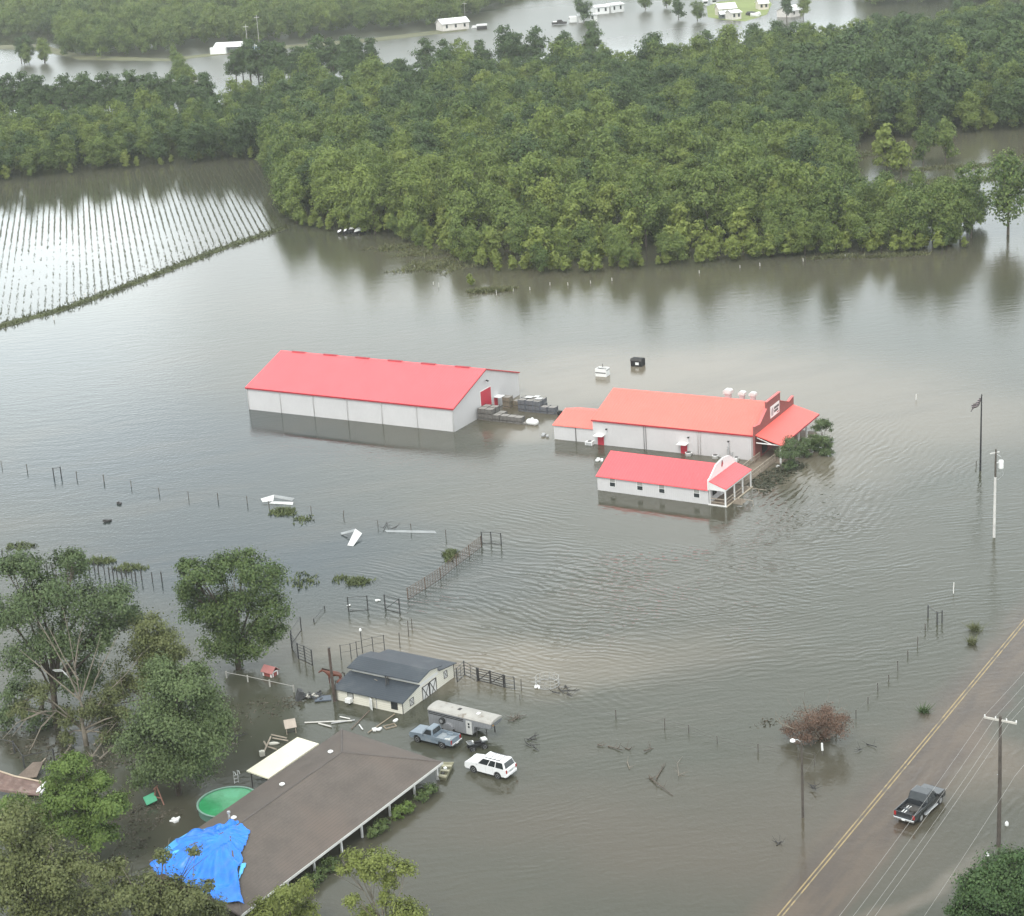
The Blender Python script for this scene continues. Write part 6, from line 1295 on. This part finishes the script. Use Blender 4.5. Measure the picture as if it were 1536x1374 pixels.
# drift wood
def branch(name, label, lines, m, r_=.06, z=.12):
    B = P(*lines[0][0]); O = Vector((B.x, B.y, 0)); o = thing(name, label, 'branch', O)
    for i, l_ in enumerate(lines):
        q = [P(*p, z * random.uniform(.3, 1.6)) - O for p in l_]; mb = MB().tube(q, [r_ * (1 - .6 * k / max(1, len(q) - 1)) for k in range(len(q))], 5)
        for _ in range(4):
            a = q[0].lerp(q[-1], random.random() * .9) if len(q) == 2 else q[random.randrange(len(q) - 1)]; d_ = Vector((random.gauss(0, 1), random.gauss(0, 1), abs(random.gauss(0, .5)))).normalized(); mb.tube([a, a + d_ * .35, a + d_ * .7 + Vector((0, .1, .05))], [r_ * .4, r_ * .3, .01], 4)
        mb.build('limb', m, o)
    return o
branch('drift_branch', 'forked dark branch floating lowest in the middle of the water', [[(975, 1166), (985, 1175), (995, 1182), (1009, 1193)], [(984, 1168), (992, 1155), (998, 1145)], [(976, 1168), (973, 1162)]], bark_m, .07)
branch('drift_branch', 'thin pale crooked twig right of the forked branch', [[(1018, 1164), (1016, 1145), (1024, 1134)], [(1018, 1163), (1028, 1158)]], pale_bark_m, .03)
branch('drift_branch', 'short pale curved twig left of the forked branch', [[(941, 1143), (943, 1150), (945, 1154)]], pale_bark_m, .05)
branch('drift_branch', 'long low dark log row in the middle of the water', [[(896, 1117), (904, 1119)], [(912, 1119), (934, 1125)], [(938, 1122), (946, 1125)], [(966, 1126), (980, 1122)]], bark_m, .07)
branch('drift_branch', 'tangled dark branches right of the white car', [[(789, 1114), (795, 1118), (810, 1116)], [(791, 1110), (800, 1104), (808, 1102)], [(800, 1120), (808, 1126)], [(795, 1108), (806, 1110)]], dark_m2, .06)
branch('drift_branch', 'tangled twigs with a white scrap right of the horse trailer', [[(765, 1075), (772, 1078), (784, 1076)], [(770, 1080), (780, 1074), (790, 1072)], [(762, 1080), (775, 1082)], [(772, 1073), (778, 1078)]], bark_m, .05)
branch('drift_branch', 'dark branch pieces right of the bale ring', [[(828, 1037), (840, 1040)], [(838, 1032), (846, 1040)], [(846, 1036), (870, 1035)], [(850, 1041), (858, 1044)], [(848, 1028), (852, 1033)]], dark_m2, .07)
branch('drift_branch', 'small dark branch right of the brown fallen tree', [[(1300, 1116), (1315, 1120)], [(1288, 1125), (1294, 1123)]], dark_m2, .05)
branch('drift_branch', 'dark stub sticking up between the lamp pole and the fallen tree', [[(1218, 1182), (1222, 1178)], [(1216, 1178), (1224, 1184)]], dark_m2, .08, .3)
branch('drift_branch', 'low dark stump in the water left of the road', [[(1163, 1262), (1170, 1266)], [(1165, 1268), (1172, 1262)]], dark_m2, .05, .05)
branch('drift_branch', 'drowned twigs at the foot of the round tree', [[(335, 1104), (355, 1103), (370, 1098)], [(350, 1108), (372, 1100)], [(345, 1098), (360, 1110)]], dark_m2, .07, .2)
branch('drift_branch', 'pale fallen limbs between the left tree trunks', [[(138, 1135), (152, 1115), (161, 1098)], [(150, 1138), (172, 1118)], [(90, 1140), (105, 1120), (110, 1105)]], pale_bark_m, .10, .6)
# floating metal sheets
def sheets(name, label, quads, m, parts=()):
    B = P(*quads[0][0]); O = Vector((B.x, B.y, 0)); o = thing(name, label, 'metal sheet', O)
    for i, q in enumerate(quads):
        zs = [.08, .1, .12, .1] if len(q[0]) == 2 else None
        pts2 = [P(p[0], p[1], p[2] if len(p) > 2 else .1) - O for p in q]; mb = MB(); mb.slab(pts2, .03); mb.build('sheet', m[i % len(m)], o)
    return o
wsh = mat('white_sheet', (.62, .62, .60), .45, .06, .5); gsh = mat('dull_sheet', (.27, .28, .28), .5, .15, .6)
sheets('metal_sheet', 'folded white sheet floating farthest left above the weed patch', [[(391, 748, .5), (411, 742, .8), (410, 751, .25), (394, 753, .15)], [(411, 742, .8), (442, 747, .35), (438, 751, .2), (412, 746, .5)], [(408, 752, .1), (440, 753, .1), (439, 757, .05), (404, 755, .05)]], [wsh, gsh])
sheets('metal_sheet', 'bent white sheet standing as a narrow tent in the water', [[(533, 793, 1.0), (543, 800, .5), (530, 819, .05), (521, 818, .05)], [(533, 793, .98), (531, 797, .8), (512, 802, .1), (511, 799, .1)]], [wsh, gsh])
sheets('metal_sheet', 'long low pale sheet with a dark bent strip at its left end', [[(577, 795, .12), (652, 796, .12), (655, 800, .04), (580, 798, .04)]], [gsh])
branch('bent_strip', 'dark bent strip at the left end of the long pale sheet', [[(575, 792), (580, 785), (585, 792)], [(588, 793), (596, 789), (590, 795)]], dark_m2, .07, .25)
lump('litter', 'white float beside the braced dark gate', 567, 901, .4, steel_white, 'litter'); lump('litter', 'white float on the empty square frame', 523, 909, .4, steel_white, 'litter'); lump('litter', 'dark speck of drift in the open left water', 180, 756, .6, dark_m2, 'driftwood', 3); lump('litter', 'dark low drift in the left water below the pasture fence', 160, 782, .8, dark_m2, 'driftwood', 3)
lump('litter', 'white litter floating between the annex and the cabin roof', 899, 691, .7, steel_white, 'litter'); lump('litter', 'pale drift at the left end of the annex', 820, 655, .9, grey_trim, 'driftwood', 4)
o = thing('wood_edge_heap', 'black heap with torn white sheets at the corner of the wood', 'debris heap', P(527, 349)); q = MB()
for i in range(30): q.obox((random.uniform(-3, 3), random.uniform(-2.5, 2.5), random.uniform(0, .5)), (random.uniform(.4, 1.6), random.uniform(.2, .8), random.uniform(.2, .5)), random.uniform(0, 3), random.uniform(-.4, .4))
q.build('heap', black_m, o)
for x, y, s_ in ((.4, 1.6, 1.0), (1.6, 1.2, .7), (1.6, -1.8, .8), (-2.6, -1.2, .4), (-1.3, -.6, .3)): MB().slab([(x - s_, y - s_*.6, .55), (x + s_, y - s_*.3, .8), (x + s_*1.1, y + s_*.7, 1.1), (x - s_*.8, y + s_*.6, .9)], .05).build('white_sheet', steel_white, o)

# ================================================================ STORE YARD: crates, tank, bins
whl = lambda x, y, z=0.0: local(b0, x, y, z)
crate_m = mat('grey_crate', (.13, .12, .11), .85, .3, 2.5); crate_top = mat('crate_top', (.30, .28, .255), .85, .25, 2.0); blue_crate = mat('blue_grey_crate', (.115, .12, .135), .8, .3, 2.5)
def make_crate(label, group, m=crate_m, hh=.75):
    o = thing('slatted_crate', label, 'crate', (0, 0, 0), 0, group); s_ = .58
    q = MB()
    for k_ in range(4):
        z0 = .03 + k_ * (hh - .06) / 4; z1 = z0 + (hh - .06) / 4 - .05
        q.bx(-s_, s_, -s_, -s_ + .03, z0, z1).bx(-s_, s_, s_ - .03, s_, z0, z1).bx(-s_, -s_ + .03, -s_ + .03, s_ - .03, z0, z1).bx(s_ - .03, s_, -s_ + .03, s_ - .03, z0, z1)
    q.build('slats', m, o); q = MB()
    for x in (-s_ - .02, s_ - .06):
        for y in (-s_ - .02, s_ - .06): q.bx(x, x + .08, y, y + .08, 0, hh)
    q.build('corner_posts', m, o); MB().bx(-s_ + .04, s_ - .04, -s_ + .04, s_ - .04, .02, hh - .09).build('filling', crate_top, o)
    return o
def crate_row(label, group, cells, m, hh=.75):
    first = make_crate(label, group, m, hh)
    for i, (x, y, lv) in enumerate(cells):
        o = first if i == 0 else copy_tree(first)
        o.location = whl(x + random.uniform(-.04, .04), y + random.uniform(-.05, .05), -.45 + lv * (hh + .01)); o.rotation_euler = (0, 0, b0.rotation_euler.z + random.uniform(-.05, .05))
crate_row('weathered slatted crate in the front rows below the red gable door of the warehouse', 'crates in the front rows', [(x, y, l_) for x in (.9, 2.15) for y in (7.0, 8.25) for l_ in (0, 1, 2)] + [(3.4, 7.0, l_) for l_ in (0, 1)] + [(3.4, 8.25, l_) for l_ in (0, 1)] + [(4.65, 8.25, 0), (4.65, 7.0, 0), (4.65, 7.0, 1), (5.9, 6.95, 0), (7.15, 6.9, 0), (8.4, 6.9, 0), (5.9, 6.95, 1), (7.15, 6.9, 1)], crate_m)
crate_row('blue grey slatted crate in the rear rows behind the white tank', 'crates in the rear rows', [(x, y, l_) for x in (4.6, 5.85, 7.1) for y in (12.8, 14.05) for l_ in (0, 1, 2)] + [(8.35, 12.8, l_) for l_ in (0, 1)] + [(9.6, 12.9, 0), (10.75, 13.0, 0), (9.6, 12.9, 1)], blue_crate)
crate_row('tan slatted crate in the short stack beside the warehouse side door', 'crates by the side door', [(1.6, 13.4, 0), (1.6, 13.4, 1), (1.6, 13.4, 2), (2.8, 14.4, 0), (2.8, 14.4, 1)], mat('tan_crate', (.20, .165, .12), .85, .3, 2.5))
for x, y, s_ in ((5.2, 13.6, 1.0), (7.0, 13.3, .9), (6.2, 14.2, .8)):
    o = tag(MB().slab([(-s_*.6, -s_*.4, .0), (s_*.6, -s_*.35, .05), (s_*.65, s_*.4, .12), (-s_*.5, s_*.45, .04)], .03).build('loose_cover', wsh), {5.2: 'white cover sheet on the left of the rear crate rows', 7.0: 'white cover sheet on the right end of the tall rear crates', 6.2: 'white cover sheet at the back of the rear crate rows'}[x], 'cover sheet'); o.location = whl(x, y, 1.9); o.rotation_euler = (0, 0, b0.rotation_euler.z)
o = thing('trash_drift', 'black broken crates and tubes drifting at the end of the rear rows', 'debris', whl(11.5, 13.0)); q = MB()
for i in range(14): q.obox((random.uniform(-1, 1.2), random.uniform(-.7, .7), random.uniform(.1, .6)), (random.uniform(.3, .9), random.uniform(.1, .4), random.uniform(.1, .4)), random.uniform(0, 3), random.uniform(-.5, .5))
q.build('broken_pieces', dark_m2, o); MB().tube([(.3, -.8, 0), (.1, .2, .9)], .05, 5).build('pale_pipe', silver, o)
tk = thing('propane_tank', 'shiny white rounded tank lying in the water by the crates', 'tank', whl(9.4, 6.75, .42), b0.rotation_euler.z + .05)
MB().lathe([(.05, -.95), (.3, -.9), (.44, -.72), (.48, -.5), (.48, .5), (.44, .72), (.3, .9), (.05, .95)], 18, (0, 0, 0), 'x').build('shell', steel_white, tk, smooth=True); MB().lathe([(.2, .44), (.2, .58), (.12, .66)], 12).build('valve_dome', steel_white, tk, smooth=True)
for x in (-.5, .5): MB().bx(x - .08, x + .08, -.3, .3, -.8, -.38).build('foot', grey_trim, tk)
o = thing('white_cart', 'small white open topped trailer box standing in water beyond the store', 'box trailer', P(904, 563), R(-28)); q = MB()
q.bx(-.95, .95, -.75, .75, -.5, .1).bx(-.95, .95, -.75, -.69, .1, 1.25).bx(-.95, .95, .69, .75, .1, 1.25).bx(-.95, -.89, -.69, .69, .1, 1.25).bx(.89, .95, -.69, .69, .1, 1.25); q.build('box', steel_white, o, bevel=.03); MB().bx(-.86, .86, -.66, .66, .7, .95).build('load', dark_m2, o); MB().bx(.952, .99, -.6, .6, .9, 1.1).build('tail_board', grey_trim, o); MB().bx(-.9, .9, -.8, -.755, .55, .68).build('rub_rail', dark_m2, o); MB().tube([(-.2, .6, 1.2), (-.25, .65, 1.75)], .05, 5).build('stake', dark_m2, o)
o = thing('black_bin', 'dark lidded bin with a white plate on its side beyond the store', 'bin', P(957, 548), R(-28)); MB().prism([(-.75, -.5), (.75, -.5), (.85, .9), (.6, 1.2), (-.6, 1.25), (-.85, .95)], 'x', -.95, .95).build('bin_body', black_m, o, bevel=.03); MB().slab([(-1.0, -.9, .97), (1.0, -.9, .97), (1.0, -.55, 1.3), (-1.0, -.55, 1.3)], .05).build('lid', dark_m2, o); MB().bx(-.1, .5, -.868, -.84, .3, .72).build('white_plate', steel_white, o)
lump('litter', 'small white scrap floating past the boardwalk', 1166, 700, .45, steel_white, 'litter', 3)
for px, py, lb in ((1510, 1238, 'upper of two white round topped buoys right of the utility pole'), (1481, 1285, 'lower of two white round topped buoys beside the utility pole')):
    o = thing('marker_buoy', lb, 'buoy', P(px, py)); MB().lathe([(.05, -.3), (.13, -.1), (.16, .12), (.13, .3), (.05, .36)], 12).build('float', steel_white, o, smooth=True); MB().tube([(0, 0, .36), (0, 0, .46)], .03, 5).build('eye', grey_trim, o)
o = thing('marker_post', 'white topped leaning marker post below the fallen tree', 'post', P(1234, 1133)); MB().tube([(0, 0, -.5), (-.02, 0, .5)], .05, 6).build('stake', post_m, o); MB().tube([(-.02, 0, .51), (-.06, 0, 1.25)], [.11, .09], 7).build('white_top', steel_white, o)

# ================================================================ FAR HOUSES
def far_house(name, label, p0, p1, dep, eh, rh, wallm, roofm, cat='house', extra=None, z=0.0):
    a, b = P(*p0), P(*p1); d_ = b - a; L = d_.length; o = thing(name, label, cat, (a.x, a.y, z), math.atan2(d_.y, d_.x))
    MB().prism([(0, -.5), (dep, -.5), (dep, eh), (dep/2, rh - .12), (0, eh)], 'x', 0, L).build('wall', wallm, o)
    MB().slab([(-.4, -.5, eh - .1), (L+.4, -.5, eh - .1), (L+.4, dep/2, rh), (-.4, dep/2, rh)], .1).build('roof', roofm, o); MB().slab([(-.4, dep/2, rh), (L+.4, dep/2, rh), (L+.4, dep+.5, eh - .1), (-.4, dep+.5, eh - .1)], .1).build('roof', roofm, o)
    n = max(2, int(L / 4))
    for i in range(n):
        x = (i + .5) * L / n; MB().bx(x - .5, x + .5, -.04, .0, eh * .35, eh * .8).build('window', glass_m, o)
    return o, L
tinr = mat('white_tin', (.85, .85, .84), .5, .04); tan_w = mat('tan_siding', (.62, .56, .48), .7, .1)
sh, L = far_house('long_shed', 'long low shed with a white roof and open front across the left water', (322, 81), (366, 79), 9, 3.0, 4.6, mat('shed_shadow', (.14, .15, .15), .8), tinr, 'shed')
MB().bx(-1.5, 6, -1.6, -.05, -.5, 3.0).build('white_end_wall', steel_white, sh); MB().bx(L + .1, L + 8, -.6, 6, -.5, 2.6).build('blue_annex', mat('pale_blue_wall', (.36, .46, .52), .7), sh); MB().bx(L - .2, L + 10, -1.0, 6.4, 2.7, 2.9).build('annex_roof', tinr, sh)
far_house('far_white_house', 'white roofed house with pale walls alone by the far water', (664, 47), (704, 43), 9, 3.4, 5.4, mat('pale_wall', (.66, .62, .58), .7), tinr)
o = thing('far_boat', 'white overturned skiff right of the far white house', 'boat', P(716, 42)); MB().prism([(-3, 0), (3.4, 0), (2.4, 1.1), (-2.2, 1.2)], 'y', -1, 1).build('hull', steel_white, o, bevel=.2)
o = thing('far_truck', 'dark box truck with a white roof right of the far skiff', 'truck', P(723, 43.5)); MB().bx(-2.4, 2.4, -1.1, 1.1, 0, 1.5).build('box', dark_m2, o, bevel=.1); MB().bx(-2.5, 2.5, -1.2, 1.2, 1.51, 2.3).build('roof', steel_white, o, bevel=.1)
far_house('white_trailer', 'left of two large white trailers touching end to end in the far water', (893, 22), (914, 20), 6, 3.6, 4.3, steel_white, tinr, 'trailer'); far_house('white_trailer', 'right of two large white trailers touching end to end in the far water', (917, 19.5), (936, 17), 6, 3.8, 4.5, steel_white, tinr, 'trailer')
rig, L = far_house('semi_trailer', 'white semi trailer with a dark square mark in the far water', (868, 34), (896, 32), 3.5, 3.4, 3.7, steel_white, tinr, 'semi trailer'); MB().bx(-4.2, -.6, .3, 3.2, 0, 3.0).build('cab', steel_white, rig, bevel=.3); MB().bx(-4.25, -3.6, .5, 3.0, 1.6, 2.5).build('windscreen', glass_m, rig)
o = thing('far_pickup', 'dark pickup left of the white semi trailer', 'pickup truck', P(839, 37)); MB().prism([(-3.5, .3), (3.5, .3), (3.6, 1.2), (1.8, 1.3), (1.2, 2.2), (-.8, 2.2), (-1.0, 1.3), (-3.5, 1.3)], 'y', -1.1, 1.1).build('body', dark_m2, o, bevel=.1); MB().bx(-2.9, -1.2, -1, 1, 1.35, 1.7).build('load', steel_white, o)
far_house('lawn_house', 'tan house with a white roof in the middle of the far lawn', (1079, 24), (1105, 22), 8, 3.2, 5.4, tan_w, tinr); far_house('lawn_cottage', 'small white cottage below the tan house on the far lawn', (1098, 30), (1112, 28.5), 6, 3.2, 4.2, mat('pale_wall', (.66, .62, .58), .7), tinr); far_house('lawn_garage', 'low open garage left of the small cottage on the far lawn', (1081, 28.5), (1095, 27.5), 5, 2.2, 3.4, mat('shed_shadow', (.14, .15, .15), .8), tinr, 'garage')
far_house('tree_house_roof', 'white roofed house beside the tall trees on the right of the far lawn', (1139, 15), (1153, 14), 8, 3.0, 5.0, tan_w, tinr); far_house('edge_house', 'white roofed house at the wood edge right of the far lawn', (1187, 26), (1204, 23), 8, 3.0, 4.8, mat('pale_wall', (.66, .62, .58), .7), tinr); 
for px, py, lb in ((1056, 8, 'left tiny white shed at the back of the far lawn'), (1069, 6, 'right tiny white shed at the back of the far lawn')): far_house('lawn_shed', lb, (px, py), (px + 5, py - .4), 4, 2.2, 3.2, steel_white, tinr, 'shed')
lump('far_car', 'parked pale car between the far lawn houses', 1137, 24, 4.0, steel_white, 'car'); lump('far_car', 'parked dark car left of the pale car by the far lawn', 1128, 23, 4.0, dark_m2, 'car')
for px, py, h_, lb in ((372, 74, 14, 'thin tall mast behind the long white shed'), (389, 67, 17, 'pale utility pole right of the long white shed'), (698, 32, 12, 'dark pole behind the far white house'), (302, 165, 14, 'thin pale pole rising from the wood at left')):
    o = tag(MB().tube([(0, 0, -.5), (0, 0, h_ * .8)], .09, 6).bx(-1.2, 1.2, -.08, .08, h_ * .8 - 1.2, h_ * .8 - 1.0).build('far_pole', pale_pole), lb, 'utility pole'); o.location = P(px, py)
